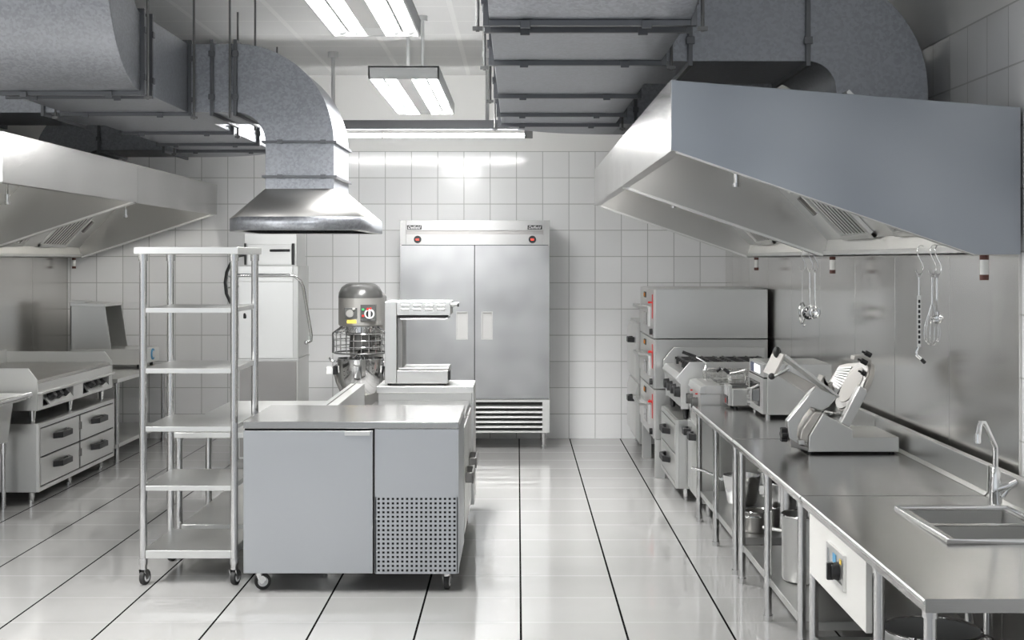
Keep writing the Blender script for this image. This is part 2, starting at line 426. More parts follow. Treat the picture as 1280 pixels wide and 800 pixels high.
# canopy hood
t = thing('exhaust_hood', 'small free-hanging pyramid hood at the foot of the bent galvanised duct', 'hood', (-1.42, 9.25, 1.99))
zb0, zb1 = 1.99, 2.074
base = [(-1.752, 8.56), (-.992, 8.56), (-.992, 9.93), (-1.909, 9.93), (-1.909, 9.04)]
nk = [(NX0, BY0), (NX1, BY0), (NX1, BY1), (NX0-.0, BY1), (NX0, BY0+.15)]
MB().loft([(x, y, zb1) for x, y in base], [(x, y, 2.262) for x, y in nk], False, False).build('canopy', STEELM, t, 0, 5, .006)
mb = MB().loft([(x, y, zb0) for x, y in base], [(x, y, zb1) for x, y in base], False, False); mb.build('skirt', GALV, t, 0, 5, .01)
mb = MB()
inn = [(-1.70, 8.62), (-1.05, 8.62), (-1.05, 9.87), (-1.85, 9.87), (-1.85, 9.07)]
mb.loft([(x, y, zb0+.001) for x, y in base], [(x, y, zb0+.001) for x, y in inn], False, False)
mb.build('bottom_lip', STEEL, t, 0, 20, .004)

HOODF = steel('hood_front_steel', (.50, .495, .485), .19, .262, 2.0, (1, 1, .3), .10)
HOODST = {1: steel('wide_hood_steel', (.56, .555, .54), .285, .37, 2.2, (1, 1, 1), .10), -1: steel('hood_steel', (.46, .455, .44), .285, .38, 1.6, (1, 1, 1), .10)}
# ------------------------------------------------------------------ wall hoods
def wall_hood(side, x0, w, y0, ym, y1, shell, label):
    STEEL = HOODST[side]
    t = thing('wall_hood', label, 'hood', (x0+side*w, (y0+y1)/2, 1.82))
    X = lambda s_: x0+side*s_
    zt0, zt1, zf, zg = 2.55, 2.436, 2.26, 1.823
    g = .19
    sec = [(X(0), zt0), (X(w), zt1), (X(w), zg), (X(w-g), zg), (X(0), zf)]
    for (a, b) in ((y0, ym-.002), (ym+.002, y1)):
        MB().box(X(-.002), X(.02), a, b, zf+.010, zt0).box(X(-.002), X(.055), a, b, zf-.006, zf+.010).build('front_panel', HOODF, t, 0)
        zs = lambda s_: zt0+(zt1-zt0)*s_/w
        MB().prism([(X(.021), zt0-.002), (X(w), zt1), (X(w), zt1-.015), (X(.021), zt0-.017)], 'y', a+.02, b-.02).build('top_panel', STEEL, t)
    e = .006
    sec2 = [(X(.0), zt0-.001), (X(w), zt1-.001), (X(w), zg), (X(w-g), zg), (X(.0), zf)]
    MB().prism(sec2, 'y', y0-.003, y0+.018).build('end_panel', shell, t, .002)
    MB().prism(sec2, 'y', y1-.018, y1+.003).build('end_panel', STEEL, t, .002)
    MB().prism(sec2, 'y', ym-.02, ym+.02).build('partition', STEEL, t, .002)
    # rolled lip along the slanted lower edges
    for yy, hw in ((y0+.02, .022), (ym, .034), (y1-.02, .022)):
        dz = (zg-zf)/(w-g)
        MB().prism([(X(.02), zf+dz*.02-.004), (X(w-g), zg-.004), (X(w-g), zg+.012), (X(.02), zf+dz*.02+.012)], 'y', yy-hw, yy+hw).build('lower_lip', STEELL, t, .002)
    # inside back: slope with filters, blank sheet, gutter
    s1, z1 = w-.16, 1.925; s0, z0 = w-.16-.56, 1.925+.60
    zl = min(z0, zt0-.05)
    for k, (a, b) in enumerate(((y0+.02, ym-.02), (ym+.02, y1-.02))):
        MB().prism([(X(s1), z1), (X(s0), zl), (X(s0+.012), zl+.012), (X(s1+.012), z1+.012)], 'y', a, b).build('baffle_sheet', STEELL, t)
        MB().box(X(w-g), X(w-g+.012), a, b, zg, zg+.035).box(X(w-g), X(w), a, b, zg, zg+.008).prism([(X(w-g+.012), zg+.03), (X(s1), z1), (X(s1), z1-.01), (X(w-g+.024), zg+.02)], 'y', a, b).build('gutter', STEELL, t, .001)
        c = (a+b)/2
        for fa in (c+.20, c-.91):
            fb = fa+.71
            d = Vector((X(s0)-X(s1), zl-z1)); ln = d.length; d.normalize(); nrm = Vector((-side*abs(d.y), -abs(d.x)))
            def pt(u, h): return (X(s1)+d.x*u+nrm.x*h, z1+d.y*u+nrm.y*h)
            mb = MB(); ub, ut = .01, .62
            for (ua, uu) in ((ub, ub+.03), (ut-.03, ut)):
                mb.prism([pt(ua, .002), pt(uu, .002), pt(uu, .022), pt(ua, .022)], 'y', fa, fb)
            for ya in (fa, fb-.03): mb.prism([pt(ub, .002), pt(ut, .002), pt(ut, .022), pt(ub, .022)], 'y', ya, ya+.03)
            fr = mb.build('filter', STEELL, t, .001)
            mb = MB().prism([pt(ub, .001), pt(ut, .001), pt(ut, .004), pt(ub, .004)], 'y', fa+.03, fb-.03); mb.build('filter_backing', CAVITY, fr)
            mb = MB(); n = 9
            for i in range(n):
                yy = fa+.03+(fb-fa-.06)*(i+.5)/n
                mb.prism([pt(ub+.02, .004), pt(ut-.02, .004), pt(ut-.02, .0065), pt(ub+.02, .0065)], 'y', yy-.019, yy+.019)
            mb.build('filter_baffle', STEELL, fr)
            q = fb+.05
            MB().prism([pt(.22, .002), pt(.36, .002), pt(.36, .03), pt(.22, .03)], 'y', q, q+.05).build('latch', STEELD, t, .002)
        tb = MB().cyl((X(.085), a+.25, 2.44), (X(.085), b-.25, 2.44), .016, 12).build('hood_fill_tube', HOODFILL[side], t)  # unseen tube added to light the hood inside, the cladding and the counter
        MB().box(X(.06), X(.11), a+.2, b-.2, 2.462, 2.49).box(X(.07), X(.10), a+.2, a+.249, 2.42, 2.462).box(X(.07), X(.10), b-.249, b-.2, 2.42, 2.462).build('fill_housing', GREYH, tb)  # mount made up for the added tube
        nx, nz = X(.50), 2.25
        MB().cyl((nx, c, nz), (nx, c, nz-.05), .016, 14, .012).cyl((nx, c, nz-.05), (nx, c, nz-.07), .02, 14).cyl((nx, c, nz), (nx, c, 2.5), .009, 10).build('nozzle', CHROME, t)
    for yy in (y0+.09, ym+.02, y1-.09) if side > 0 else (y1-.05, ym):
        p = X(w-g+.07)
        c = MB().cyl((p, yy, zg-.085), (p, yy, zg-.022), .018, 16).build('grease_cup', WHITE, t)
        MB().cyl((p, yy, zg-.022), (p, yy, zg-.002), .019, 16).cyl((p, yy, zg-.108), (p, yy, zg-.085), .019, 16).build('cup_band', BROWN, c)
    return t
wall_hood(1, .64, XR-.013-.64, 5.66, 8.5, 11.33, BLUEST, 'big wall hood with a bluish steel end panel over the sink and slicer counter')
wall_hood(-1, -3.0, 4.54-.013-3.0, 7.92, 10.73, 13.56, STEELM, 'long brushed steel wall hood above the griddle')

# ------------------------------------------------------------------ small helpers
def foot_leg(mb, x, y, z1, r=.02, foot=True):
    mb.cyl((x, y, .0), (x, y, z1), r, 16)
    if foot: mb.cyl((x, y, 0), (x, y, .028), r*1.22, 16)
    mb.cyl((x, y, z1-.03), (x, y, z1), r*1.25, 16)
    return mb
def caster(x, y, zt, parent, rw=.045, ang=0.3):
    mb = MB().cyl((x, y, zt-.03), (x, y, zt), .020, 14)
    f = MB().cyl((x, y, zt-.03), (x, y, zt), .020, 14)
    M = Matrix.Translation((x, y, 0)) @ Matrix.Rotation(ang, 4, 'Z')
    f.M = M
    for s in (-1, 1): f.prism([(-.018, zt-.03), (.018, zt-.03), (.035, rw+.012), (.018, rw-.01), (0, rw-.01)], 'y', s*.019-.002, s*.019+.002)
    c = f.build('caster', TUBE, parent)
    w = MB(); w.M = M
    w.cyl((.018, -.014, rw), (.018, .014, rw), rw, 24); w.build('wheel', RUBBER, c, .004)
    w = MB(); w.M = M
    w.cyl((.018, -.016, rw), (.018, .016, rw), rw*.62, 20); w.build('wheel_hub', GREYH, c, .002)
    return c
def bow_handle(side, xf, yc, zc, ln, parent, mat=BLACK, dep=.05, h=.03):
    """black trapezoid pull on a face at x=xf looking along side"""
    a, b = ln/2, ln/2*.62; s = side
    outer = [(xf, yc-a), (xf+s*dep, yc-b), (xf+s*dep, yc+b), (xf, yc+a)]
    inner = [(xf, yc+a*.72), (xf+s*(dep-.022), yc+b*.72), (xf+s*(dep-.022), yc-b*.72), (xf, yc-a*.72)]
    return MB().prism(outer+inner, 'z', zc-h/2, zc+h/2).build('handle', mat, parent, .004)

# ------------------------------------------------------------------ shelving rack
X0, X1, Y0, Y1 = -2.115, -1.540, 7.49, 8.18
t = thing('shelving_rack', 'tall narrow steel shelving rack on casters beside the closed prep fridge', 'rack', ((X0+X1)/2, (Y0+Y1)/2, 0))
B(X0, X1, Y0, Y1, 1.833, 1.872).build('top_shelf', STEELL, t, .003)
px_, py_ = (X0+.042, X1-.030), (Y0+.04, Y1-.055)
for zt in (1.535, 1.200, .878, .551):
    B(X0+.045, X1-.035, Y0+.028, Y1-.05, zt-.027, zt).build('shelf', STEELL, t, .002)
B(X0+.045, X1-.035, Y0+.028, Y1-.05, .150, .194).build('shelf', STEELL, t, .002)
for x in px_:
    for y in py_:
        MB().cyl((x, y, .115), (x, y, 1.833), .021, 20).cyl((x, y, 1.795), (x, y, 1.833), .026, 20).cyl((x, y, .115), (x, y, .15), .024, 20).build('post', TUBE, t)
        caster(x, y, .118, t, .042, 1.3)

# ------------------------------------------------------------------ prep fridge (foreground)
X0, X1, Y0, Y1 = -1.481, -.317, 7.33, 8.17
t = thing('prep_fridge', 'low bluish steel prep fridge with one door and a perforated vent grille', 'fridge', ((X0+X1)/2, (Y0+Y1)/2, 0))
B(X0, X1, Y0, Y1, .891, .928).build('worktop', STEELT, t, .003)
FR = steel('cool_grey_steel', (.52, .535, .555), .36, .46, 1.6, (1, 1, 1), .05)
B(X0+.004, X1-.004, Y0+.05, Y1-.004, .107, .891).build('body', FR, t, .002)
B(X0+.004, X1-.02, Y0+.03, Y0+.052, .11, .888).build('door_seal', CAVITY, t)
xs = PX(466, 7.33); xs2 = PX(468.5, 7.33)
d_ = B(X0+.002, xs, Y0+.002, Y0+.035, .110, .880).build('door', FR, t, .003)
MB().box(PX(431, 7.33), PX(463, 7.33), Y0-.016, Y0+.004, .872, .879).box(PX(431, 7.33), PX(463, 7.33), Y0-.018, Y0-.012, .855, .879).build('handle', SAL, d_, .002)
gx0, gx1, gz0, gz1 = PX(470.3, 7.33), PX(571, 7.33), PZ(716, 7.33), PZ(621, 7.33)
mb = MB().box(xs2, gx0, Y0+.002, Y0+.05, .110, .888).box(gx1, X1-.001, Y0+.002, Y0+.05, .110, .888).box(gx0, gx1, Y0+.002, Y0+.05, gz1, .888).box(gx0, gx1, Y0+.002, Y0+.05, .110, gz0)
mb.build('front_panel', FR, t)
B(gx0-.001, gx1+.001, Y0+.024, Y0+.03, gz0-.001, gz1+.001).build('grille_backing', CAVITY, t)
mb = MB(); n = 17
sx, sz = (gx1-gx0)/n, (gz1-gz0)/n
for i in range(n+1): mb.box(gx0+i*sx-sx*.25, gx0+i*sx+sx*.25, Y0+.002, Y0+.010, gz0, gz1)
for i in range(n+1): mb.box(gx0, gx1, Y0+.0022, Y0+.0098, gz0+i*sz-sz*.25, gz0+i*sz+sz*.25)
mb.build('vent_grille', FR, t)
for (x, y, a) in ((X0+.07, Y0+.1, .35), (X1-.07, Y0+.09, 1.45), (X0+.07, Y1-.08, .4), (X1-.07, Y1-.08, .9)): caster(x, y, .108, t, .045, a)

# ------------------------------------------------------------------ island counter behind it
X0, X1, Y0, Y1 = -.975, -.332, 8.20, 9.90
t = thing('prep_counter', 'island counter with a raised back ledge and side doors behind the prep fridge', 'counter', ((X0+X1)/2, 9.05, 0))
B(X0, X1, Y0, 9.4, .795, .827).build('worktop', STEELT, t, .003)
B(X0, X1+.028, 9.40, Y1, .88, .926).build('raised_ledge', STEELL, t, .004)
B(X0+.01, X1+.014, 9.415, Y1-.01, .80, .885).build('ledge_riser', STEEL, t, .002)
B(X0+.01, X1-.012, Y0+.01, Y1-.015, .12, .80).build('body', STEEL, t, .002)
B(X1-.012, X1+.028, 9.45, Y1, .10, .885).build('side_panel', STEELL, t, .002)
for a in (8.24, 8.86):
    b = a+.57
    dr = B(X1-.012, X1+.012, a, b, .14, .785).build('door', STEELL, t, .003)
    mb = MB().box(X1+.012, X1+.06, a+.12, a+.155, .43, .49).box(X1+.012, X1+.06, a+.4, a+.435, .43, .49).box(X1+.05, X1+.062, a+.12, a+.435, .425, .495)
    mb.build('handle', STEELD, dr, .003)
mb = MB()
for x in (X0+.06, X1-.05):
    for y in (Y0+.06, 9.2, Y1-.06): MB().cyl((x, y, 0), (x, y, .12), .018, 14, .024).build('leg', TUBE, t)

# ------------------------------------------------------------------ salamander / pass warmer on the ledge
d = 9.45; zf = .926
X0, X1, XC = PX(481, d), PX(560, d), PX(496, d)
Y0, Y1 = d, d+.40
t = thing('food_warmer', 'C-shaped pale steel food warmer with louvred top on the island ledge', 'food warmer', ((X0+X1)/2, d+.2, zf))
zbb, zbt, zu, zut = PZ(479.5, d), PZ(463, d), PZ(394, d), PZ(377, d)
for x in (X0+.03, X1-.03):
    for y in (Y0+.03, Y1-.03): MB().cyl((x, y, zf), (x, y, zbb+.004), .014, 12).build('foot', BLACK, t)
B(XC-.001, X1, Y0, Y1, zbb, zbt).build('base', SAL, t, .004)
B(X0, XC-.002, Y0, Y1, zbb, zut).build('column', SAL, t, .004)
B(XC, XC+.035, Y0+.06, Y1-.03, zbt, zu).build('back_panel', STEELD, t, .003)
XU = PX(563, d)
lx = (XU-XC)/4
up = MB().box(XC-.001, XU, Y0, Y1, zu, zut).build('heater_head', SAL, t, .004)
mb = MB()
for i in range(4):
    for zz in (PZ(382, d), PZ(387, d)):
        a = XC+.03+i*(PX(511, d)-PX(496, d)); mb.box(a, a+.055, Y0-.008, Y0+.002, zz-.008, zz+.008)
mb.build('louvre', SAL, up, .004)
B(XC+.005, XU-.03, Y0+.01, Y1-.01, zu-.02, zu-.001).build('heat_slot', CAVITY, up)
MB().prism([(XC+.02, zu-.022), (XU-.012, zu-.022), (XU-.04, zu-.034), (XC+.03, zu-.034)], 'y', Y0+.002, Y1).build('lower_lip', SAL, up, .002)
kn = MB().cyl((XU, d+.05, PZ(381, d)), (XU+.045, d+.05, PZ(381, d)), .014, 14).build('knob', SAL, up)
MB().cyl((XU+.045, d+.05, PZ(381, d)), (XU+.058, d+.05, PZ(381, d)), .016, 14).build('knob_tip', BLACK, kn)
B(XC+.008, X1+.004, Y0+.02, Y1-.01, zbt+.003, zbt+.014).build('hot_plate', SAL, t, .003)
B(XC+.003, X1-.003, Y0+.01, Y1-.02, zbt-.002, zbt+.004).build('plate_gap', CAVITY, t)
B(X1, X1+.012, Y0+.04, Y0+.16, zbb+.02, zbt-.008).build('side_control', BLACK, t, .003)

# ------------------------------------------------------------------ sorting table with upstand and dishwasher
X0, X1, Y0, Y1 = -2.15, -1.15, 8.34, 10.22
t = thing('sorting_table', 'long dish table with an upstand along its right edge, behind the shelving rack', 'table', ((X0+X1)/2, 9.3, 0))
B(X0, X1, Y0, Y1, .708, .742).build('tabletop', STEELL, t, .003)
MB().box(-1.255, X1, 8.40, Y1, .742, .872).build('upstand', STEELL, t, .003)
B(-1.222, -1.212, 8.41, Y1-.01, .870, .8735).build('upstand_joint', BLACK, t)
B(X0+.08, X1-.06, Y0+.03, Y1-.03, .135, .172).build('undershelf', STEEL, t, .003)
for x in (X0+.05, X1-.05):
    for y in (8.44, 9.25, 10.1): foot_leg(MB(), x, y, .708, .022).build('leg', TUBE, t)

d = 11.6; k = d/F
X0, X1 = PX(298, d), PX(372.5, d)
t = thing('dishwasher', 'upright hood-type dishwasher with side lever near the back wall', 'dishwasher', ((X0+X1)/2, d+.3, 0))
Y0, Y1 = d, d+.60
zl = PZ(449, d)
B(X0, X1, Y0+.01, Y1, .10, zl-.012).build('base_cabinet', STEEL, t, .003)
B(X0+.01, X1-.015, Y0, Y0+.012, .12, zl-.02).build('front_panel', STEELD, t, .002)
B(X0-.004, X1+.006, Y0-.006, Y1, zl-.012, zl+.004).build('rim', SAL, t, .002)
hd = B(X0, PX(369, d), Y0+.004, Y1-.05, zl+.006, PZ(352, d)).build('hood_door', STEELL, t, .003)
B(X0, PX(366, d), Y0-.004, Y1-.02, PZ(352, d), PZ(332.5, d)).build('hood_collar', STEELL, t, .003)
B(PX(366, d), X1+.002, Y0, Y1-.02, zl+.006, PZ(332.5, d)).build('corner_column', STEEL, t, .003)
B(PX(302, d), PX(368, d), Y0+.12, Y1, PZ(333, d), PZ(283, d)).build('control_tower', STEEL, t, .003)
cp = B(PX(307, d), PX(362, d), Y0+.10, Y0+.122, PZ(331, d), PZ(305.5, d)).build('control_panel', STEELL, t, .002)
MB().cyl((PX(335, d), Y0+.09, PZ(313, d)), (PX(360, d), Y0+.09, PZ(313, d)), .011, 10).box(PX(302.5, d), PX(304.5, d), Y0+.09, Y0+.13, PZ(331, d), PZ(304, d)).box(PX(362.5, d), PX(365, d), Y0+.09, Y0+.13, PZ(331, d), PZ(304, d)).build('black_trim', BLACK, cp)
zb = PZ(344, d)
MB().tube([(X0, Y0-.03, zb), (PX(364, d), Y0-.03, zb), (PX(370, d), Y0-.01, zb-.012), (PX(375, d), Y0+.03, zb-.05), (PX(377.5, d), Y0+.06, zb-.10), (PX(386.5, d), Y0+.12, PZ(420, d)), (PX(386, d), Y0+.12, PZ(427, d)), (PX(381, d), Y0+.10, PZ(429, d))], .014, 10).sphere((PX(380.5, d), Y0+.10, PZ(429, d)), .02).build('lever', TUBE, t)
for x in (X0+.05, X1-.05):
    for y in (Y0+.06, Y1-.06): MB().cyl((x, y, 0), (x, y, .10), .02, 12).build('leg', TUBE, t)
pts = [P(306, 318, d+.1), P(298, 320, d+.06), P(289, 328, d+.05), P(283.5, 340, d+.05), P(281.5, 353, d+.05), P(283, 367, d+.05), P(288, 378, d+.05), P(296, 384, d+.06), P(306, 386, d+.05), P(306, 397, d-.01)]
MB().tube(pts, .014, 10).build('hose', BLACK, t, label='black curved hose')
MB().tube([P(283, 345, d+.05), P(299, 348, d+.05)], .007, 8).tube([P(283.5, 360, d+.05), P(299, 358, d+.05)], .007, 8).build('hose_clip', TUBE, t)

# ------------------------------------------------------------------ planetary mixer
d = 11.5
cx, cy = PX(446.5, d), d+.25
t = thing('planetary_mixer', 'grey floor-standing planetary mixer with wire guard and steel bowl', 'mixer', (cx, cy, 0))
r = .190
z1, z2, z3 = PZ(373, d), PZ(409, d), PZ(353, d)
MB().lathe([(0, z2), (r*.93, z2), (r, z2+.012), (r, z1)], (cx, cy), 40, 1.15).build('head', MIXG, t, 0, 40)
MB().lathe([(r*1.003, z1), (r*1.003, z1+.01), (r*.98, z1+.045), (r*.86, z1+.09), (r*.66, z1+.118), (r*.45, z1+.128), (0, z1+.132)], (cx, cy), 40, 1.15).build('head_cover', MIXD, t, 0, 60)
B(cx-r*.80, cx+r*1.0, cy+.05, cy+.42, z2-.1, z1+.04).build('gear_housing', MIXG, t, .05)
MB().box(cx-.13, cx+.15, cy+.26, cy+.48, .1, z2).build('column', MIXG, t, .03)
MB().box(cx-.26, cx+.26, cy-.25, cy+.5, 0, .1).build('base', MIXG, t, .03)
yf = cy-r*1.15
dial = B(PX(430, d), PX(446, d), yf-.004, yf+.05, PZ(398.5, d), PZ(385, d)).build('timer_plate', MIXD, t, .003)
MB().cyl((PX(437, d), yf-.004, PZ(392, d)), (PX(437, d), yf-.022, PZ(392, d)), .032, 20).cyl((PX(442, d), yf-.004, PZ(387, d)), (PX(442, d), yf-.03, PZ(386, d)), .012, 10).build('dial', MIXG, dial)
cpn = B(PX(450, d), PX(469, d), yf-.004, yf+.09, PZ(402, d), PZ(381, d)).build('control_plate', MIXD, t, .003)
MB().cyl((PX(461.5, d), yf-.004, PZ(392.5, d)), (PX(461.5, d), yf-.014, PZ(392.5, d)), .042, 22).build('selector_ring', WHITE, cpn)
MB().cyl((PX(461.5, d), yf-.014, PZ(392.5, d)), (PX(461.5, d), yf-.020, PZ(392.5, d)), .030, 20).build('selector_knob', BLACK, cpn)
MB().box(PX(460.5, d), PX(463, d), yf-.026, yf-.019, PZ(398, d), PZ(387, d)).build('selector_pointer', WHITE, cpn)
MB().cyl((PX(453.5, d), yf-.004, PZ(387, d)), (PX(453.5, d), yf-.015, PZ(387, d)), .010, 12).build('start_button', GREEN, cpn)
MB().cyl((PX(453.5, d), yf-.004, PZ(395, d)), (PX(453.5, d), yf-.015, PZ(395, d)), .010, 12).build('stop_button', RED, cpn)
MB().box(PX(458, d), PX(461, d), yf-.017, yf-.013, PZ(388, d), PZ(385, d)).box(PX(462, d), PX(464, d), yf-.017, yf-.013, PZ(387, d), PZ(384.5, d)).build('selector_mark', RED, cpn)
B(PX(433, d), PX(445, d), yf-.003, yf+.03, PZ(404.5, d), PZ(400, d)).build('warning_sticker', YELLOW, t)
MB().cyl((cx, cy, z2-.055), (cx, cy, z2+.001), .135, 30).build('planetary_collar', CHROME, t)
MB().cyl((cx, cy, z2-.20), (cx, cy, z2-.055), .10, 24, .09).build('planetary_drive', MIXD, t)
# wire guard
mb = MB(); rg = .228; zg0, zg1 = PZ(443, d), PZ(418, d)
for f in (0, .33, .66, 1): mb.tube([(cx+rg*math.cos(2*PI*i/36), cy+rg*math.sin(2*PI*i/36), zg0+(zg1-zg0)*f) for i in range(36)], .004, 6, True)
for i in range(22):
    a = 2*PI*i/22; c_, s_ = math.cos(a), math.sin(a)
    mb.tube([(cx+rg*c_, cy+rg*s_, zg0), (cx+rg*c_, cy+rg*s_, zg1-.01), (cx+rg*.93*c_, cy+rg*.93*s_, zg1+.015), (cx+.14*c_, cy+.14*s_, zg1+.05)], .0035, 6)
mb.build('wire_guard', CHROME, t)
mb = MB()
for s_ in (-1, 1): mb.tube([(cx+s_*(rg+.004), cy-.05, zg0), (cx+s_*(rg+.004), cy-.05, zg1), (cx+s_*.15, cy-.05, zg1+.06)], .009, 8)
mb.tube([(cx+(rg)*math.cos(2*PI*i/36), cy+rg*math.sin(2*PI*i/36), zg0) for i in range(36)], .007, 6, True)
mb.build('guard_frame', MIXD, t)
# bowl
zt, rb = PZ(450, d), .203
prof = [(0, zt-.33), (.07, zt-.328), (.13, zt-.30), (.175, zt-.24), (.195, zt-.17), (rb, zt-.09), (rb, zt-.004), (rb+.010, zt), (rb-.006, zt), (rb-.008, zt-.09), (.187, zt-.17), (.167, zt-.235), (.12, zt-.29), (0, zt-.315)]
bw = MB().lathe(prof, (cx, cy), 44).build('bowl', CHROME, t, 0, 50)
mb = MB()
for s_ in (-1, 1): mb.tube([(cx+s_*rb, cy, zt-.035), (cx+s_*(rb+.03), cy, zt-.03), (cx+s_*(rb+.06), cy, zt-.015), (cx+s_*(rb+.07), cy, zt+.004)], .009, 8)
mb.build('bowl_handle', CHROME, bw)
for s_ in (-1, 1): B(cx+s_*(rb+.002), cx+s_*(rb+.035), cy-.02, cy+.3, zt-.145, zt-.07).build('bowl_bracket', BLACK, t, .004)
for s_ in (-1, 1): B(cx+s_*(rb+.035), cx+s_*(rb+.09), cy-.03, cy+.03, zt-.14, zt-.075).build('lift_block', WHITE, t, .006)
mb = MB()
for s_ in (-1, 1): mb.tube([(cx+s_*(rb+.015), cy, zt-.14), (cx+s_*(rb+.0), cy+.02, zt-.21), (cx+s_*.17, cy+.06, zt-.30), (cx+s_*.14, cy+.3, zt-.33)], .016, 8)
mb.build('bowl_yoke', STEELD, t)
mb = MB()
for i in range(8):
    a = PI*i/8; c_, s_ = math.cos(a), math.sin(a)
    mb.tube([(cx+q*c_, cy+q*s_, z_) for q, z_ in ((-.01, z2-.2), (-.05, z2-.28), (-.09, zt-.06), (-.07, zt-.16), (0, zt-.2), (.07, zt-.16), (.09, zt-.06), (.05, z2-.28), (.01, z2-.2))], .003, 6)
mb.build('whisk', CHROME, t)

# ------------------------------------------------------------------ double door upright fridge
d = 12.9
X0, X1 = PX(500, d), PX(687, d); Y0, Y1 = d, 13.62
t = thing('upright_fridge', 'tall two-door stainless fridge against the tiled back wall', 'fridge', ((X0+X1)/2, d+.4, 0))
zt, zh, zd, zb = PZ(275.5, d), PZ(306, d), PZ(498.5, d), PZ(541, d)
FRG = steel('fridge_satin_steel', (.45, .455, .46), .36, .48, 3.4, (1, 1, 1), .16)
FRH = steel('fridge_header_steel', (.46, .46, .455), .40, .48, 2, (1, 1, 1), .06)
B(X0+.004, X1-.004, Y0+.04, Y1, zb, zt).build('body', STEEL, t, .004)
MB().box(PX(507.5, d), PX(679, d), Y0, Y0+.05, PZ(288, d), zt).box(PX(507.5, d), PX(679, d), Y0, Y0+.05, zh, PZ(293, d)).box(X0, PX(507.5, d)-.002, Y0-.002, Y0+.05, zh, zt).box(PX(679, d)+.002, X1, Y0-.002, Y0+.05, zh, zt).build('header', FRH, t)
B(PX(507, d), PX(680, d), Y0+.015, Y0+.045, PZ(294, d), PZ(287, d)).build('header_groove', STEELD, t)
def text_part(body, x0, x1, zc, y, parent, mat, hmax, shear=.25):
    cu = bpy.data.curves.new('lettering', 'FONT'); cu.body = body; cu.align_x = 'CENTER'; cu.align_y = 'CENTER'; cu.extrude = .001; cu.shear = shear
    cu.offset = .004
    o = bpy.data.objects.new('tmp_lettering', cu); C.objects.link(o)
    bpy.context.view_layer.update()
    me = bpy.data.meshes.new_from_object(o.evaluated_get(bpy.context.evaluated_depsgraph_get()))
    C.objects.unlink(o); bpy.data.objects.remove(o)
    xsz = [v.co.x for v in me.vertices]; ysz = [v.co.y for v in me.vertices]
    w, h = max(xsz)-min(xsz), max(ysz)-min(ysz)
    sx, sz = (x1-x0)/w, hmax/h
    mx, my = (max(xsz)+min(xsz))/2, (max(ysz)+min(ysz))/2
    off = Vector((0, 0, 0)); q = parent
    while q is not None: off += q.location; q = q.parent
    for v in me.vertices:
        v.co = Vector(((x0+x1)/2+(v.co.x-mx)*sx, y-v.co.z, zc+(v.co.y-my)*sz))-off
    me.materials.clear(); me.materials.append(mat)
    ob = bpy.data.objects.new('lettering', me); C.objects.link(ob); ob.parent = parent
    return ob
for a in (509, 659.5):
    bd = B(PX(a, d), PX(a+18, d), Y0-.005, Y0+.001, PZ(286.8, d), PZ(281.6, d)).build('badge', BLACK, t, .002)
    text_part('Delfield', PX(a+1.2, d), PX(a+16.8, d), PZ(284.2, d), Y0-.0055, bd, WHITEST, .028)
for a in (522, 665.5):
    g = MB().cyl((PX(a, d), Y0+.001, PZ(299.3, d)), (PX(a, d), Y0-.010, PZ(299.3, d)), .036, 28).build('thermometer', BLACK, t, .003)
    B(PX(a-2, d), PX(a+1.7, d), Y0-.012, Y0-.009, PZ(300.4, d), PZ(298.4, d)).build('red_display', REDLED, g)
xm = PX(593.2, d)
B(X0+.01, X1-.01, Y0+.0352, Y0+.045, zd-.004, zh+.004).build('door_seal', CAVITY, t)
for (a, b, ha, hb) in ((X0+.002, xm-.004, PX(570, d), PX(585, d)), (xm+.004, X1-.002, PX(601.5, d), PX(616, d))):
    z0, z1 = zd+.004, zh-.006; h0, h1 = PZ(424.5, d), PZ(389.5, d)
    dr = MB().box(a, ha, Y0, Y0+.035, z0, z1).box(hb, b, Y0, Y0+.035, z0, z1).box(ha, hb, Y0, Y0+.035, z0, h0).box(ha, hb, Y0, Y0+.035, h1, z1).build('door', FRG, t)
    MB().box(ha+.012, hb-.012, Y0+.012, Y0+.02, h0+.012, h1-.012).box(ha, ha+.012, Y0-.003, Y0+.02, h0, h1).box(hb-.012, hb, Y0-.003, Y0+.02, h0, h1).box(ha+.012, hb-.012, Y0-.003, Y0+.02, h0, h0+.012).box(ha+.012, hb-.012, Y0-.003, Y0+.02, h1-.012, h1).build('recessed_handle', plain('pale_handle_recess', (.50, .50, .49), .35), dr, .002)
zg = PZ(499.8, d)
MB().box(PX(509, d), PX(678, d), Y0, Y0+.05, PZ(502.5, d), zg).box(PX(509, d), PX(678, d), Y0, Y0+.05, zb, PZ(538.5, d)).box(PX(678, d), X1, Y0, Y0+.05, zb, zg).box(X0, PX(509, d), Y0, Y0+.05, zb, zg).build('plinth_frame', STEELL, t)
B(PX(508, d), PX(679, d), Y0+.036, Y0+.045, PZ(539, d), PZ(502, d)).build('grille_backing', CAVITY, t)
for i in range(5):
    zc = PZ(508.5+i*6.15, d)
    MB().prism([(Y0+.002, zc-.014), (Y0+.004, zc+.004), (Y0+.03, zc+.016), (Y0+.03, zc-.002)], 'x', PX(508.5, d), PX(678.5, d)).build('grille_slat', STEELL, t)
for x in (X0+.07, X1-.055):
    for y in (Y0+.07, Y1-.08): MB().cyl((x, y, .03), (x, y, zb), .020, 14, .026).cyl((x, y, 0), (x, y, .03), .024, 14).build('leg', TUBE, t)

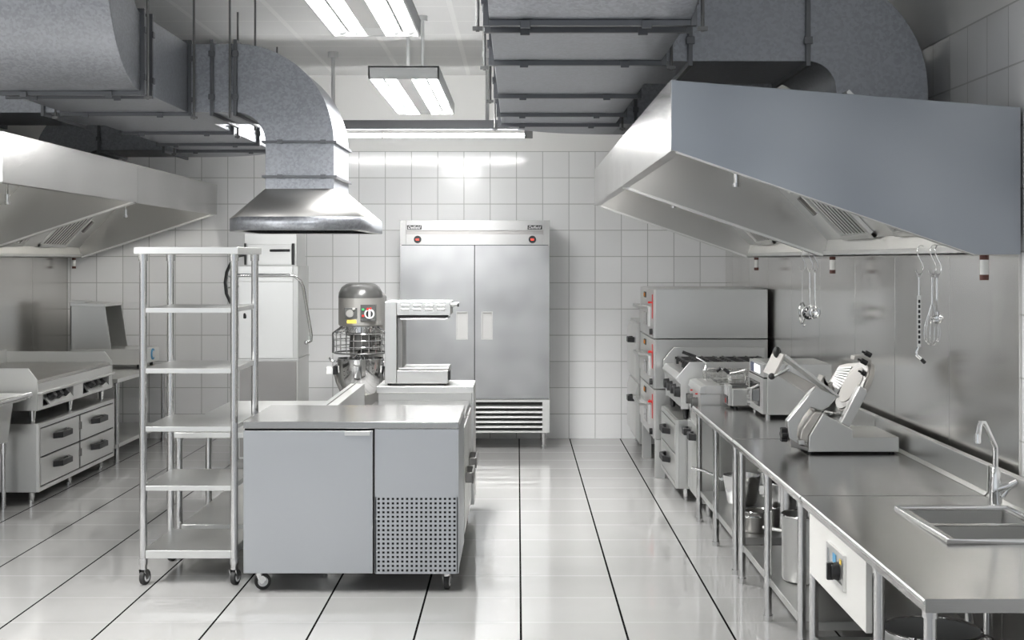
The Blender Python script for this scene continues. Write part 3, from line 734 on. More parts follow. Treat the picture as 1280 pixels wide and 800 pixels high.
# ------------------------------------------------------------------ deck oven (three decks)
XF, XK, Y0, Y1 = 1.125, 2.06, 11.20, 12.42
t = thing('deck_oven', 'three-deck steel oven with red gauges and small dark windows by the corner', 'oven', (1.6, 11.8, 0))
zt = 1.563; zb = .32; hh = (zt-zb)/3
for x in (XF+.01, XK-.09):
    for y in (Y0, Y1-.08): B(x, x+.08, y, y+.08, 0, zb).build('leg', STEELL, t, .003)
for k in range(3):
    z0 = zb+k*hh; z1 = z0+hh
    B(XF+.012, XK, Y0, Y1, z0+.003, z1-.003).build('deck', STEEL, t, .004)
    B(XF-.004, XF+.014, Y0+.004, Y1-.004, z0+.006, z1-.006).build('front_panel', STEELL, t, .003)
    yn = Y0+.10
    # door across the far two thirds
    dr = B(XF-.022, XF-.003, Y0+.30, Y1-.12, z0+.09, z0+.255).build('door', STEELL, t, .003)
    B(XF-.025, XF-.021, Y0+.42, Y0+.66, z0+.10, z0+.205).build('window', GLASS, dr)
    MB().prism([(XF-.022, Y0+.34), (XF-.09, Y0+.42), (XF-.09, Y1-.2), (XF-.022, Y1-.14), (XF-.022, Y1-.2), (XF-.07, Y1-.24), (XF-.07, Y0+.46), (XF-.022, Y0+.40)], 'z', z0+.235, z0+.262).build('handle', SAL, dr, .004)
    mb = B(XF-.007, XF-.002, yn-.02, yn+.03, z0+.165, z0+.365).build('gauge', RED, t)
    MB().box(XF-.035, XF-.004, yn+.06, yn+.08, z0+.29, z0+.305).box(XF-.014, XF-.006, yn-.02, yn+.2, z0+.292, z0+.302).build('gauge_pointer', RED, t)
    sw = B(XF-.012, XF-.002, Y0+.66, Y0+.80, z0+.325, z0+.375).build('switch', BLACK, t, .003)
    B(XF-.018, XF-.011, Y0+.69, Y0+.77, z0+.335, z0+.365).build('switch_rocker', ORANGE, sw)
    MB().cyl((XF-.003, Y0+.12, z0+.055), (XF-.028, Y0+.12, z0+.055), .026, 18).build('knob', BLACK, t)
# far holding cabinet
XF, XK, Y0, Y1 = 1.125, 2.05, 12.55, 13.55
t = thing('holding_cabinet', 'two-door steel cabinet with black handles beyond the three-deck oven', 'cabinet', (1.6, 13.0, 0))
B(XF, XK, Y0, Y1, .10, 1.226).build('body', STEEL, t, .004)
for z0, z1 in ((.12, .655), (.67, 1.205)):
    dr = MB().prism([(XF, z0), (XF-.035, z0+.05), (XF-.035, z1-.08), (XF-.012, z1), (XF, z1)], 'y', Y0+.01, Y1-.02).build('door', STEELL, t, .003)
    bow_handle(-1, XF-.035, Y0+.25, z1-.15, .22, dr, BLACK, .06, .05)
for x in (XF+.06, XK-.06):
    for y in (Y0+.06, Y1-.06): MB().cyl((x, y, 0), (x, y, .10), .02, 12).build('leg', TUBE, t)

# ------------------------------------------------------------------ drawer bases
def drawer_base(side, xf, xk, y0, y1, cols, rows, z0, z1, name, label, cat, hl):
    t = thing(name, label, cat, ((xf+xk)/2, (y0+y1)/2, 0))
    s = side
    B(xf-s*.02, xk, y0, y1, z0, z1).build('body', STEEL, t, .004)
    lw = .03
    frame_x(MB(), xf-s*.0199, xf, y0+.002, y1-.002, z0+.002, z1-.002, lw).build('front_frame', STEELL, t)
    B(xf-s*.0199, xf-s*.014, y0+.031, y1-.031, z0+.031, z1-.031).build('drawer_gap', CAVITY, t)
    cw = (y1-y0-2*lw-.012)/cols; ch = (z1-z0-2*lw-.012)/rows
    for c in range(cols):
        for r_ in range(rows):
            a = y0+lw+.006+c*cw+.006+(.015 if c else 0); b = y0+lw+.006+(c+1)*cw-.006-(.015 if c < cols-1 else 0)
            za = z0+lw+.006+r_*ch+.006; zb_ = z0+lw+.006+(r_+1)*ch-.006
            dr = B(xf-s*.014, xf+s*.003, a, b, za, zb_).build('drawer', STEELL, t, .003)
            bow_handle(s, xf+s*.003, (a+b)/2, (za+zb_)/2+.02, hl, dr, BLACK, .055, .045)
    if cols > 1:
        ym = (y0+y1)/2
        for r_ in range(rows):
            zc = z0+lw+.006+(r_+.5)*ch+.02
            MB().box(xf-s*.014, xf+s*.012, ym-.022, ym-.008, zc-.03, zc+.03).box(xf-s*.014, xf+s*.012, ym+.008, ym+.022, zc-.03, zc+.03).box(xf-s*.014, xf+s*.004, ym-.01, ym+.01, zc-.01, zc+.01).build('latch', STEELD, t, .002)
    for x in (xf-s*.09, xk+s*.08):
        for y in ([y0+.1, (y0+y1)/2, y1-.1] if cols > 1 else [y0+.1, y1-.1]):
            MB().cyl((x, y, .02), (x, y, z0), .017, 14, .026).cyl((x, y, 0), (x, y, .025), .02, 14).build('leg', TUBE, t)
    return t
drawer_base(1, -3.5, -4.42, 9.94, 11.80, 2, 2, .10, .60, 'drawer_unit', 'low four-drawer refrigerated base with black handles under the griddle', 'drawer unit', .36)
drawer_base(-1, 1.175, 2.02, 10.1, 11.13, 1, 2, .10, .61, 'drawer_unit', 'low two-drawer base with black handles under the burner range', 'drawer unit', .36)

# griddle on the four-drawer base
XF, XK, Y0, Y1 = -3.505, -4.43, 9.94, 11.76
t = thing('griddle', 'countertop griddle with six black knobs on top of the four-drawer base', 'griddle', (-3.95, 10.85, .60))
zb, zt = .698, .905
B(XF-.161, XK, Y0+.004, Y1-.004, zb+.002, zt-.012).build('body', STEEL, t)
mb = MB().box(XF-.16, XF, Y0+.003, Y1-.003, zt-.085, zt-.012).box(XF-.16, XF, Y0+.003, Y1-.003, zb, zb+.022)
mb.box(XF-.16, XF, Y0+.003, Y0+.10, zb+.022, zt-.085).box(XF-.16, XF, Y1-.10, Y1-.003, zb+.022, zt-.085).box(XF-.16, XF, (Y0+Y1)/2-.12, (Y0+Y1)/2+.12, zb+.022, zt-.085)
mb.build('front_panel', STEELL, t)
B(XF-.01, XF+.028, Y0, Y1, zt-.092, zt-.074).build('front_rail', SAL, t, .005)
B(XF-.02, XK+.02, Y0+.02, Y1-.02, zt-.011, zt+.012).build('cooking_plate', PLATE, t, .003)
for (a, b) in ((Y0-.014, Y0+.002), (Y1-.002, Y1+.014)):
    MB().prism([(XF-.002, zb+.001), (XF-.002, zt+.02), (XF-.07, 1.01), (XK, 1.01), (XK, zb+.001)], 'y', a, b).build('side_guard', STEEL, t, .002)
B(XK+.001, XK+.015, Y0+.003, Y1-.003, zt, 1.03).build('back_guard', STEEL, t, .002)
for c_, (ya, yb) in enumerate(((Y0+.10, (Y0+Y1)/2-.12), ((Y0+Y1)/2+.12, Y1-.10))):
    pn = MB().prism([(XF+.012, zb+.024), (XF-.06, zt-.088), (XF-.07, zt-.088), (XF-.003, zb+.0225)], 'y', ya+.12, yb-.02).build('knob_panel', STEELL, t, .001)
    nx, nz = (zt-.088-zb-.024), .072; ln = math.hypot(nx, nz); nx, nz = nx/ln, nz/ln
    for i in range(3):
        yy = ya+.14+(yb-ya-.24)*(i+.5)/3; xc, zc = XF-.024, (zb+.024+zt-.088)/2+.005
        kb = MB().cyl((xc, yy, zc), (xc+nx*.045, yy, zc+nz*.045), .040, 18, .034).build('knob', BLACK, pn, .003)
for x in (XF-.07, XK+.08):
    for y in (Y0+.08, (Y0+Y1)/2, Y1-.08): MB().cyl((x, y, .601), (x, y, zb), .018, 14, .028).build('foot', TUBE, t)

# burner range on the two-drawer base
XF, XK, Y0, Y1 = 1.18, 2.02, 10.12, 11.12
t = thing('burner_range', 'countertop burner range with black grates standing against the deck oven', 'range', (1.6, 10.6, .61))
zb, zt = .69, .955
for x in (XF+.08, XK-.08):
    for y in (Y0+.08, Y1-.08): MB().cyl((x, y, .611), (x, y, zb), .018, 12, .026).build('foot', BLACK, t)
MB().prism([(XF+.05, zb), (XK, zb), (XK, zt), (XF+.03, zt), (XF, zt-.04), (XF+.01, zt-.06), (XF+.04, zt-.075)], 'y', Y0+.02, Y1).build('body', SAL, t, .004)
MB().prism([(XF+.035, zb), (XK, zb), (XK, zt+.085), (XF+.10, zt+.085), (XF+.012, zt-.02), (XF+.012, zt-.06), (XF+.035, zt-.08)], 'y', Y0, Y0+.018).build('side_panel', STEELL, t, .002)
MB().prism([(XF+.035, zb), (XK, zb), (XK, zt+.13), (XF+.10, zt+.13), (XF+.012, zt+.03)], 'y', Y1, Y1+.015).build('side_panel', STEELL, t, .002)
for i in range(4):
    y = Y0+.15+i*.24; MB().cyl((XF+.05, y, zt-.15), (XF+.0, y, zt-.15), .042, 18, .035).build('knob', BLACK, t, .003)
for i in range(2):
    for j in range(2):
        x0, y0 = XF+.10+i*.36, Y0+.06+j*.47
        mb = MB()
        for k in range(4):
            mb.box(x0+.02+k*.095, x0+.035+k*.095, y0, y0+.43, zt+.045, zt+.065).box(x0, x0+.34, y0+.02+k*.125, y0+.035+k*.125, zt+.04, zt+.06)
        for xx in (x0+.01, x0+.31):
            for yy in (y0+.03, y0+.40): mb.box(xx, xx+.02, yy, yy+.02, zt, zt+.05)
        mb.build('grate', GRATE, t, .002)
        MB().cyl((x0+.17, y0+.21, zt), (x0+.17, y0+.21, zt+.03), .06, 18).build('burner', GRATE, t)

# ------------------------------------------------------------------ fryer (floor standing)
XF, XK, Y0, Y1 = 1.262, 2.02, 9.47, 10.08
t = thing('deep_fryer', 'floor-standing double deep fryer between counter end and burner range', 'fryer', (1.65, 9.77, 0))
zt = .925
wx0, wx1 = XF+.16, XK-.10
wells = ((Y0+.05, Y0+.29), (Y0+.33, Y0+.57))
mb = MB().box(XF+.05, wx0, Y0, Y1, zt-.06, zt).box(wx1, XK, Y0, Y1, zt-.06, zt+.04).box(wx0, wx1, Y0, wells[0][0], zt-.06, zt).box(wx0, wx1, wells[0][1], wells[1][0], zt-.06, zt-.012).box(wx0, wx1, wells[1][1], Y1, zt-.06, zt)
mb.prism([(XF, zt-.055), (XF+.012, zt-.01), (XF+.05, zt), (XF+.05, zt-.06)], 'y', Y0, Y1)
mb.build('fryer_top', STEELL, t, .003)
for (a, b) in wells: MB().box(wx0, wx1, a, b, zt-.30, zt-.29).box(wx0-.006, wx0, a, b, zt-.30, zt-.05).box(wx1, wx1+.006, a, b, zt-.3, zt-.05).box(wx0, wx1, a-.006, a, zt-.3, zt-.05).box(wx0, wx1, b, b+.006, zt-.3, zt-.05).build('frying_well', FRYIN, t)
B(XF+.012, wx0-.008, Y0+.004, Y1-.004, .10, zt-.06).build('front_body', STEELL, t, .003)
B(wx0-.008, XK, Y0+.004, Y0+.03, .10, zt-.06).build('side_panel', STEEL, t, .002)
B(wx0-.008, XK, Y1-.03, Y1-.004, .10, zt-.06).build('side_panel', STEEL, t, .002)
for (a, b) in ((Y0+.02, Y0+.30), (Y0+.31, Y0+.59)):
    dr = B(XF-.004, XF+.014, a, b, .13, .63).build('door', STEELL, t, .003)
    bow_handle(-1, XF-.004, (a+b)/2+.03, .55, .17, dr, BLACK, .05, .05)
for y in (Y0+.16, Y0+.44):
    k_ = MB().cyl((XF+.014, y, .79), (XF-.03, y, .79), .040, 18, .034).box(XF-.035, XF-.005, y-.010, y+.010, .755, .83).build('knob', MIXD, t, .003)
    B(XF-.004, XF+.014, y-.008, y+.008, .848, .857).build('pilot_light', RED, t)
for x in (XF+.08, XK-.08):
    for y in (Y0+.08, Y1-.08): MB().cyl((x, y, 0), (x, y, .10), .02, 12).build('leg', TUBE, t)

def fry_basket(x0, x1, y0, y1, z0, z1, hpts, label):
    cx, cy = (x0+x1)/2, (y0+y1)/2
    t = thing('fry_basket', label, 'fry basket', (cx, cy, z0), 'wire baskets of the deep fryers')
    mb = MB(); nx, ny, nz = 14, 8, 7; tp = .02
    def side_pt(u, face, f):
        s = tp*(1-f)
        xa, xb, ya, yb = x0+s, x1-s, y0+s, y1-s
        z = z0+(z1-z0)*f
        return {0: (xa+(xb-xa)*u, ya, z), 1: (xa+(xb-xa)*u, yb, z), 2: (xa, ya+(yb-ya)*u, z), 3: (xb, ya+(yb-ya)*u, z)}[face]
    for face, n in ((0, nx), (1, nx), (2, ny), (3, ny)):
        for i in range(n+1): mb.tube([side_pt(i/n, face, 0), side_pt(i/n, face, 1)], .0018, 5)
        for k in range(nz+1): mb.tube([side_pt(0, face, k/nz), side_pt(1, face, k/nz)], .0018, 5)
    for i in range(nx+1): mb.tube([side_pt(i/nx, 0, 0), side_pt(i/nx, 1, 0)], .0018, 5)
    for i in range(ny+1): mb.tube([side_pt(i/ny, 2, 0), side_pt(i/ny, 3, 0)], .0018, 5)
    mb.build('mesh', CHROME, t)
    MB().tube([(x0, y0, z1), (x1, y0, z1), (x1, y1, z1), (x0, y1, z1)], .005, 8, True).build('rim', CHROME, t)
    h = MB()
    for dy in (-.035, .035): h.tube([(p[0], cy+dy*(1-i/(len(hpts)-1)*.85), p[2]) for i, p in enumerate(hpts[:-1])], .005, 8)
    ho = h.build('handle', CHROME, t)
    MB().tube([hpts[-2], hpts[-1]], .012, 10).build('grip', BLACK, ho)
    return t
y_ = 9.92
fry_basket(1.36, 1.88, wells[1][0]+.02, wells[1][1]-.02, zt-.10, zt+.075, [(1.36, y_, zt+.075), (1.375, y_, zt+.125), (1.30, y_, PZ(446, y_)), P(853, 440, y_)], 'wire fry basket in the far well of the floor fryer, long black grip raised')
y_ = 9.55+.09
fry_basket(1.50, 1.90, wells[0][0]+.02, wells[0][1]-.02, zt-.08, zt+.06, [(1.50, y_, zt+.06), (1.47, y_, zt+.10), (1.44, y_, zt+.11), (1.41, y_, zt+.085)], 'wire fry basket in the near well of the floor fryer')

# ------------------------------------------------------------------ right work tables
ZW = .79; XE, XW = 1.215, 2.015
def work_table(y0, y1, legs, label, shelf=True, hole=None):
    t = thing('work_table', label, 'table', (1.6, (y0+y1)/2, 0))
    mb = MB()
    if hole is None: mb.box(XE, XW, y0+.002, y1-.002, ZW-.042, ZW)
    else:
        hx0, hx1, hy0, hy1 = hole
        mb.box(XE, hx0, y0+.002, y1-.002, ZW-.042, ZW).box(hx1, XW, y0+.002, y1-.002, ZW-.042, ZW).box(hx0, hx1, y0+.002, hy0, ZW-.042, ZW).box(hx0, hx1, hy1, y1-.002, ZW-.042, ZW)
    mb.build('tabletop', STEELT, t, .005 if hole is None else 0)
    MB().cyl((XE+.004, y0+.004, ZW-.012), (XE+.004, y1-.004, ZW-.010), .0095, 14).build('rolled_edge', STEELL, t)
    MB().box(XW, XW+.035, y0+.002, y1-.002, ZW-.042, .92).prism([(XW, ZW), (XW-.018, ZW), (XW, ZW+.018)], 'y', y0+.002, y1-.002).build('backsplash', STEEL, t, .004)
    for y in legs:
        for x in (XE+.035, XW-.03): foot_leg(MB(), x, y, ZW-.042, .0195).build('leg', TUBE, t)
    if shelf: MB().box(XE+.045, XW-.04, min(legs), max(legs), .17, .21).build('undershelf', STEEL, t, .003)
    return t
work_table(7.68, 9.43, (9.36, 8.57, 7.79), 'stretch of steel counter carrying the small oven, saucepans on its undershelf')
work_table(5.83, 7.66, (7.58, 6.79, 5.98), 'stretch of steel counter carrying the slicer, stockpot on its undershelf')
SX0, SX1, SY0, SY1 = 1.535, 1.985, 4.84, 5.50
t3 = work_table(4.05, 5.81, (5.74, 4.70, 4.12), 'nearest stretch of steel counter with the inset sink and a control panel', True, (SX0+.012, SX1-.012, SY0+.012, SY1-.012))
B(XE+.006, XE+.03, 4.77, 5.69, .490, .748).build('apron_panel', CREAM, t3, .003)
pn = frame_x(MB(), XE-.006, XE+.0059, 5.05, 5.33, .565, .70, .02).build('control_frame', STEELL, t3)
B(XE-.001, XE+.0059, 5.0702, 5.3098, .5852, .6798).build('control_face', STEELL, pn)
MB().cyl((XE-.001, 5.15, .622), (XE-.03, 5.15, .622), .036, 20, .028).box(XE-.045, XE-.02, 5.14, 5.16, .59, .655).build('knob', BLACK, pn, .003)
MB().box(XE-.003, XE, 5.185, 5.235, .64, .675).box(XE-.003, XE, 5.185, 5.235, .60, .63).build('blue_label', BLUE, pn)
B(XE-.003, XE, 5.10, 5.125, .655, .675).build('yellow_mark', YELLOW, pn)

# ------------------------------------------------------------------ sink + tap
t = thing('sink', 'double inset steel sink let into the nearest counter', 'sink', (1.76, 5.17, ZW))
ym = 5.155
mb = MB().tube([(SX0, SY0, ZW+.006), (SX1, SY0, ZW+.006), (SX1, SY1, ZW+.006), (SX0, SY1, ZW+.006)], .012, 12, True)
mb.build('rim', CHROME, t)
mb = MB()
mb.box(SX0, SX1, SY0, SY0+.035, ZW, ZW+.008).box(SX0, SX1, SY1-.035, SY1, ZW, ZW+.008).box(SX0, SX0+.035, SY0+.035, SY1-.035, ZW, ZW+.008).box(SX1-.035, SX1, SY0+.035, SY1-.035, ZW, ZW+.008).box(SX0+.035, SX1-.035, ym-.02, ym+.02, ZW, ZW+.008)
mb.build('flange', STEELT, t)
for (a, b) in ((SY0+.035, ym-.02), (ym+.02, SY1-.035)):
    top = [(SX0+.035, a, ZW+.004), (SX1-.035, a, ZW+.004), (SX1-.035, b, ZW+.004), (SX0+.035, b, ZW+.004)]
    bot = [(SX0+.06, a+.02, ZW-.14), (SX1-.06, a+.02, ZW-.14), (SX1-.06, b-.02, ZW-.14), (SX0+.06, b-.02, ZW-.14)]
    bs = MB().loft(top, bot, False, True).build('basin', STEEL, t, 0, 60, .004)
    MB().cyl(((SX0+SX1)/2, (a+b)/2, ZW-.139), ((SX0+SX1)/2, (a+b)/2, ZW-.134), .035, 20).build('drain', CHROME, bs)
t = thing('tap', 'chrome swan-neck mixer tap standing behind the sink', 'tap', (1.945, 5.535, ZW))
bx, by = 1.945, 5.535
MB().lathe([(0, ZW), (.036, ZW), (.036, ZW+.006), (.026, ZW+.012), (.024, ZW+.06), (.026, ZW+.10), (.020, ZW+.125), (.016, ZW+.16), (.013, ZW+.165), (0, ZW+.165)], (bx, by), 24).build('body', CHROME, t, 0, 50)
tp = P(1229, 527, 5.36); tt = P(1222, 552, 5.34)
pts = [(bx, by, ZW+.16), (bx, by, ZW+.235), (bx-.004, by-.01, ZW+.255)]
tp0 = tp+Vector((.012, .008, -.018)); pts += [tuple(tp0), tuple(tp+Vector((.003, .003, -.002))), tuple(tp+Vector((-.008, 0, -.004))), tuple(tp+Vector((-.014, 0, -.018))), tuple(tt)]
MB().tube(pts, .0105, 14).build('spout', CHROME, t)
MB().cyl(tt+Vector((0, 0, -.006)), tt+Vector((0, 0, .03)), .013, 16).build('aerator', CHROME, t)
MB().cyl((bx+.008, by-.01, ZW+.08), (bx+.055, by-.035, ZW+.10), .017, 16, .014).cyl((bx+.02, by-.02, ZW+.05), (bx+.06, by-.03, ZW+.105), .009, 12).cyl((bx+.05, by-.032, ZW+.098), (bx+.075, by-.045, ZW+.115), .016, 16).build('lever', CHROME, t)

# ------------------------------------------------------------------ small countertop units
XF, XK, Y0, Y1 = 1.56, 2.0, 8.66, 9.19
t = thing('countertop_oven', 'small steel countertop oven with glass door behind the slicer', 'oven', (1.78, 8.92, ZW))
zb, zt = ZW+.022, 1.137
for x in (XF+.04, XK-.04):
    for y in (Y0+.04, Y1-.04): MB().cyl((x, y, ZW), (x, y, zb), .016, 12).build('foot', TUBE, t)
B(XF+.03, XK, Y0, Y1, zb, zt).build('body', STEELL, t, .004)
fp = B(XF+.006, XF+.03, Y0+.002, Y1-.002, zt-.085, zt-.002).build('control_panel', SAL, t, .003)
B(XF+.003, XF+.007, Y0+.13, Y0+.33, zt-.07, zt-.02).build('display', SCREEN, fp)
B(XF+.003, XF+.007, Y0+.36, Y0+.46, zt-.075, zt-.015).build('display_bezel', plain('blue_black_bezel', (.02, .03, .10), .2), fp)
B(XF+.008, XF+.03, Y0+.004, Y1-.004, zt-.095, zt-.085).build('panel_gap', BLACK, t)
dr = B(XF, XF+.03, Y0+.004, Y1-.004, zb+.004, zt-.095).build('door', SAL, t, .003)
B(XF-.003, XF+.002, Y0+.10, Y1-.07, zb+.045, zt-.125).build('glass', GLASS, dr)
MB().tube([(XF, Y0+.16, zb+.06), (XF-.045, Y0+.16, zb+.075), (XF-.045, Y0+.16, zt-.17), (XF, Y0+.16, zt-.15)], .010, 10).build('handle', SAL, dr)
for i in range(3): MB().cyl((XF, Y1-.05, zb+.03+i*.045), (XF-.018, Y1-.05, zb+.03+i*.045), .014, 14).build('knob', SAL, dr)

XF, XK, Y0, Y1 = 1.43, 1.80, 9.215, 9.41
t = thing('countertop_fryer', 'small countertop fryer with dark lid opening beside the small oven', 'fryer', (1.6, 9.31, ZW))
zb, zt = ZW+.015, .95
for x in (XF+.05, XK-.04):
    for y in (Y0+.03, Y1-.03): MB().cyl((x, y, ZW), (x, y, zb), .014, 12).build('foot', BLACK, t)
MB().box(XF+.02, XK, Y0, Y1, zb, zt-.02).build('body', STEEL, t, .012)
MB().box(XF, XF+.025, Y0+.004, Y1-.004, zb+.006, zt).build('front_panel', STEELL, t, .004)
B(XF-.004, XF+.001, Y0+.03, Y1-.03, zb+.015, zt-.075).build('control_strip', BLACK, t)
B(XF-.004, XF+.001, Y0+.03, Y1-.03, zt-.07, zt-.015).build('label_plate', SAL, t)
B(XF-.007, XF-.003, Y0+.09, Y0+.11, zb+.02, zb+.05).build('indicator', RED, t)
MB().box(XF+.03, XK-.01, Y0+.012, Y1-.012, zt-.02, zt-.012).build('oil_bath', FRYIN, t)
MB().tube([(XF+.03, Y0+.02, zt-.01), (XK-.01, Y0+.02, zt-.01), (XK-.01, Y1-.02, zt-.01), (XF+.03, Y1-.02, zt-.01)], .010, 10, True).build('rim', MIXD, t)
y_ = (Y0+Y1)/2
fry_basket(1.55, 1.78, Y0+.035, Y1-.035, zt-.008, zt+.10, [(1.55, y_, zt+.10), (1.50, y_, zt+.085), (1.45, y_, zt+.075), (1.41, y_, zt+.105)], 'wire fry basket resting on the small countertop fryer')

# ------------------------------------------------------------------ slicer
d = 7.07; k = d/F
def S(zx, zy, dd=d): # zoomed crop coordinates (4.704x from 930,420)
    px, py = 930+zx/4.704, 420+zy/4.704
    return (PX(px, dd), PZ(py, dd))
t = thing('meat_slicer', 'steel meat slicer with tilted round blade on the counter', 'slicer', (1.75, 7.3, ZW))
Y0, Y1 = d, d+.46
for x in (S(400, 0)[0], S(880, 0)[0]):
    for y in (Y0+.04, Y1-.05): MB().cyl((x, y, ZW), (x, y, ZW+.012), .014, 12).build('foot', BLACK, t)
zfl = ZW+.011
b0 = [S(378, 690), S(912, 690), S(912, 594), S(640, 594), S(640, 550), S(465, 455), S(385, 590)]
b0 = [(x, max(z, zfl)) for x, z in b0]
MB().prism(b0, 'y', Y0, Y1).build('base', STEEL, t, .005)
q0 = [S(378, 640), S(385, 590), S(465, 455), S(420, 450), S(345, 560), S(335, 610)]
MB().prism(q0, 'y', Y0+.02, Y1-.08).build('motor_cover', ALU, t, .006)
q0 = [S(585, 520), S(637, 548), S(742, 345), S(738, 320), S(700, 298), S(690, 312)]
MB().prism(q0, 'y', Y0+.055, Y0+.125).build('blade_support', STEEL, t, .006)
MB().cyl((S(725, 400)[0], Y0+.2, S(0, 395)[1]), (S(740, 385)[0]+.02, Y0+.2, S(0, 390)[1]), .012, 12).build('tie_bolt', TUBE, t)
# carriage arm with arch
q0 = [S(268, 600), S(262, 505), S(430, 300), S(560, 360), S(510, 420), S(465, 445), S(400, 425), S(355, 480), S(325, 535), S(322, 600), S(345, 640), S(300, 650), S(275, 640)]
MB().prism(q0, 'y', Y0+.03, Y0+.10).build('carriage_arm', STEEL, t, .006)
MB().prism([S(268, 600), S(275, 655), S(320, 660), S(378, 680), S(378, 655), S(330, 640)], 'y', Y0+.0, Y0+.2).build('carriage_foot', STEELD, t, .004)
MB().prism([S(318, 612), S(355, 612), S(355, 640), S(322, 640)], 'y', Y0-.004, Y0+.03).build('carriage_clamp', SAL, t, .002)
kx, kz = S(240, 588)
kn = MB().cyl((kx+.03, Y0+.06, kz), (kx+.075, Y0+.06, kz), .012, 12).build('knob_shaft', BLACK, t)
mb = MB().cyl((kx-.010, Y0+.06, kz), (kx+.022, Y0+.06, kz), .030, 8)
for i in range(6):
    a = PI*i/3; mb.cyl((kx-.010, Y0+.06+.030*math.cos(a), kz+.030*math.sin(a)), (kx+.022, Y0+.06+.030*math.cos(a), kz+.030*math.sin(a)), .011, 10)
mb.build('knob', BLACK, kn, .003)
# product tray
q0 = [S(245, 105), S(562, 352), S(556, 364), S(238, 120)]
MB().prism(q0, 'y', Y0+.0, Y0+.30).build('product_tray', STEEL, t, .002)
q0 = [S(168, 238), S(232, 108), S(250, 110), S(186, 245)]
MB().prism(q0, 'y', Y0+.0, Y0+.28).build('tray_end_plate', ALU, t, .004)
q0 = [S(205, 235), S(265, 205), S(425, 290), S(365, 335)]
MB().prism(q0, 'y', Y0+.01, Y0+.05).build('tray_side', ALU, t, .004)
MB().tube([(S(180, 240)[0], Y0+.0, S(0, 238)[1]), (S(262, 190)[0], Y0-.005, S(0, 190)[1])], .008, 8).cyl((S(262, 190)[0], Y0-.008, S(0, 190)[1]), (S(262, 190)[0], Y0+.02, S(0, 190)[1]), .016, 14).build('tray_hinge', SAL, t)
x, z = S(165, 238); MB().sphere((x, Y0+.01, z), .018).build('tray_knob', BLACK, t)
x, z = S(220, 105); MB().sphere((x, Y0+.12, z), .022, 14, (1, 1, 1.4)).build('pusher_knob', BLACK, t)
q0 = [S(455, 270), S(470, 235), S(486, 240), S(480, 300), S(530, 275), S(518, 318), S(470, 300)]
MB().prism(q0, 'y', Y0+.02, Y0+.12).build('pusher_bracket', ALU, t, .003)
# blade + gauge plate in their tilted plane
v = Vector((-.074, .992, .096)).normalized(); u = Vector((.50, 0, .86)); u = (u-v*u.dot(v)).normalized(); n = u.cross(v)
if n.y > 0 and False: n = -n
if n.x > 0: n = -n
cxz = S(640, 290, 7.31); c0 = Vector((cxz[0], 7.31, cxz[1]))
Mx = Matrix(((u.x, v.x, n.x, c0.x), (u.y, v.y, n.y, c0.y), (u.z, v.z, n.z, c0.z), (0, 0, 0, 1)))
camp = Vector((0, 0, CAMZ))
def onplane(zx, zy):
    r = P(930+zx/4.704, 420+zy/4.704, 1.0)-camp
    h = camp+r*((c0-camp).dot(n)/r.dot(n)); return ((h-c0).dot(u), (h-c0).dot(v))
mb = MB(); mb.M = Mx
mb.cyl((0, 0, 0), (0, 0, .008), .145, 48).build('blade', STEELD, t, .002)
mb = MB(); mb.M = Mx
mb.cyl((0, 0, -.030), (0, 0, -.002), .155, 48).build('blade_guard', ALU, t, .004)
mb = MB(); mb.M = Mx
mb.cyl((0, 0, .008), (0, 0, .012), .108, 40).build('blade_cover', ALU, t, .002)
mb = MB(); mb.M = Mx
gp = [onplane(*q) for q in ((560, 350), (500, 262), (556, 172), (600, 160), (690, 152), (690, 175), (620, 235), (580, 320))]
mb.prism(gp, 'z', -.024, -.004)
gpo = mb.build('gauge_plate', ALU, t)
mb = MB(); mb.M = Mx
for i in range(9):
    f = (i+.5)/9
    a0 = Vector(onplane(510+45*f+5, 268-90*f+12)); a1 = Vector(onplane(575+68*f, 330-150*f))
    w_ = (a1-a0).normalized().orthogonal()*.0045
    mb.prism([tuple(a0-w_), tuple(a1-w_), tuple(a1+w_), tuple(a0+w_)], 'z', -.004, .010)
mb.build('gauge_rib', SAL, gpo)
x, z = S(725, 150); MB().prism([S(690, 155), S(695, 130), S(745, 125), S(800, 155), S(785, 190), S(740, 165)], 'y', Y0+.16, Y0+.24).build('sharpener', ALU, t, .004)
mb = MB()
for zx, zy in ((770, 118), (748, 234), (745, 165)):
    x, z = S(zx, zy); mb.cyl((x-.012, Y0+.15, z+.008), (x+.018, Y0+.15, z-.008), .014, 12).cyl((x-.03, Y0+.15, z+.014), (x+.0, Y0+.15, z), .006, 8)
mb.build('sharpener_knob', BLACK, t)
MB().prism([S(500, 425), S(545, 365), S(560, 372), S(470, 465)], 'y', Y0+.05, Y0+.09).build('carriage_slide', BLACK, t, .003)
MB().tube([(S(430, 440)[0], Y0+.06, S(0, 440)[1]), (S(490, 455)[0], Y0+.06, S(0, 450)[1]), (S(600, 478)[0], Y0+.12, S(0, 478)[1])], .006, 8).build('slide_rod', TUBE, t)
MB().prism([S(560, 495), S(600, 425), S(690, 300), S(640, 440), S(590, 510)], 'y', Y0+.34, Y0+.44).build('blade_motor', MIXD, t, .004)

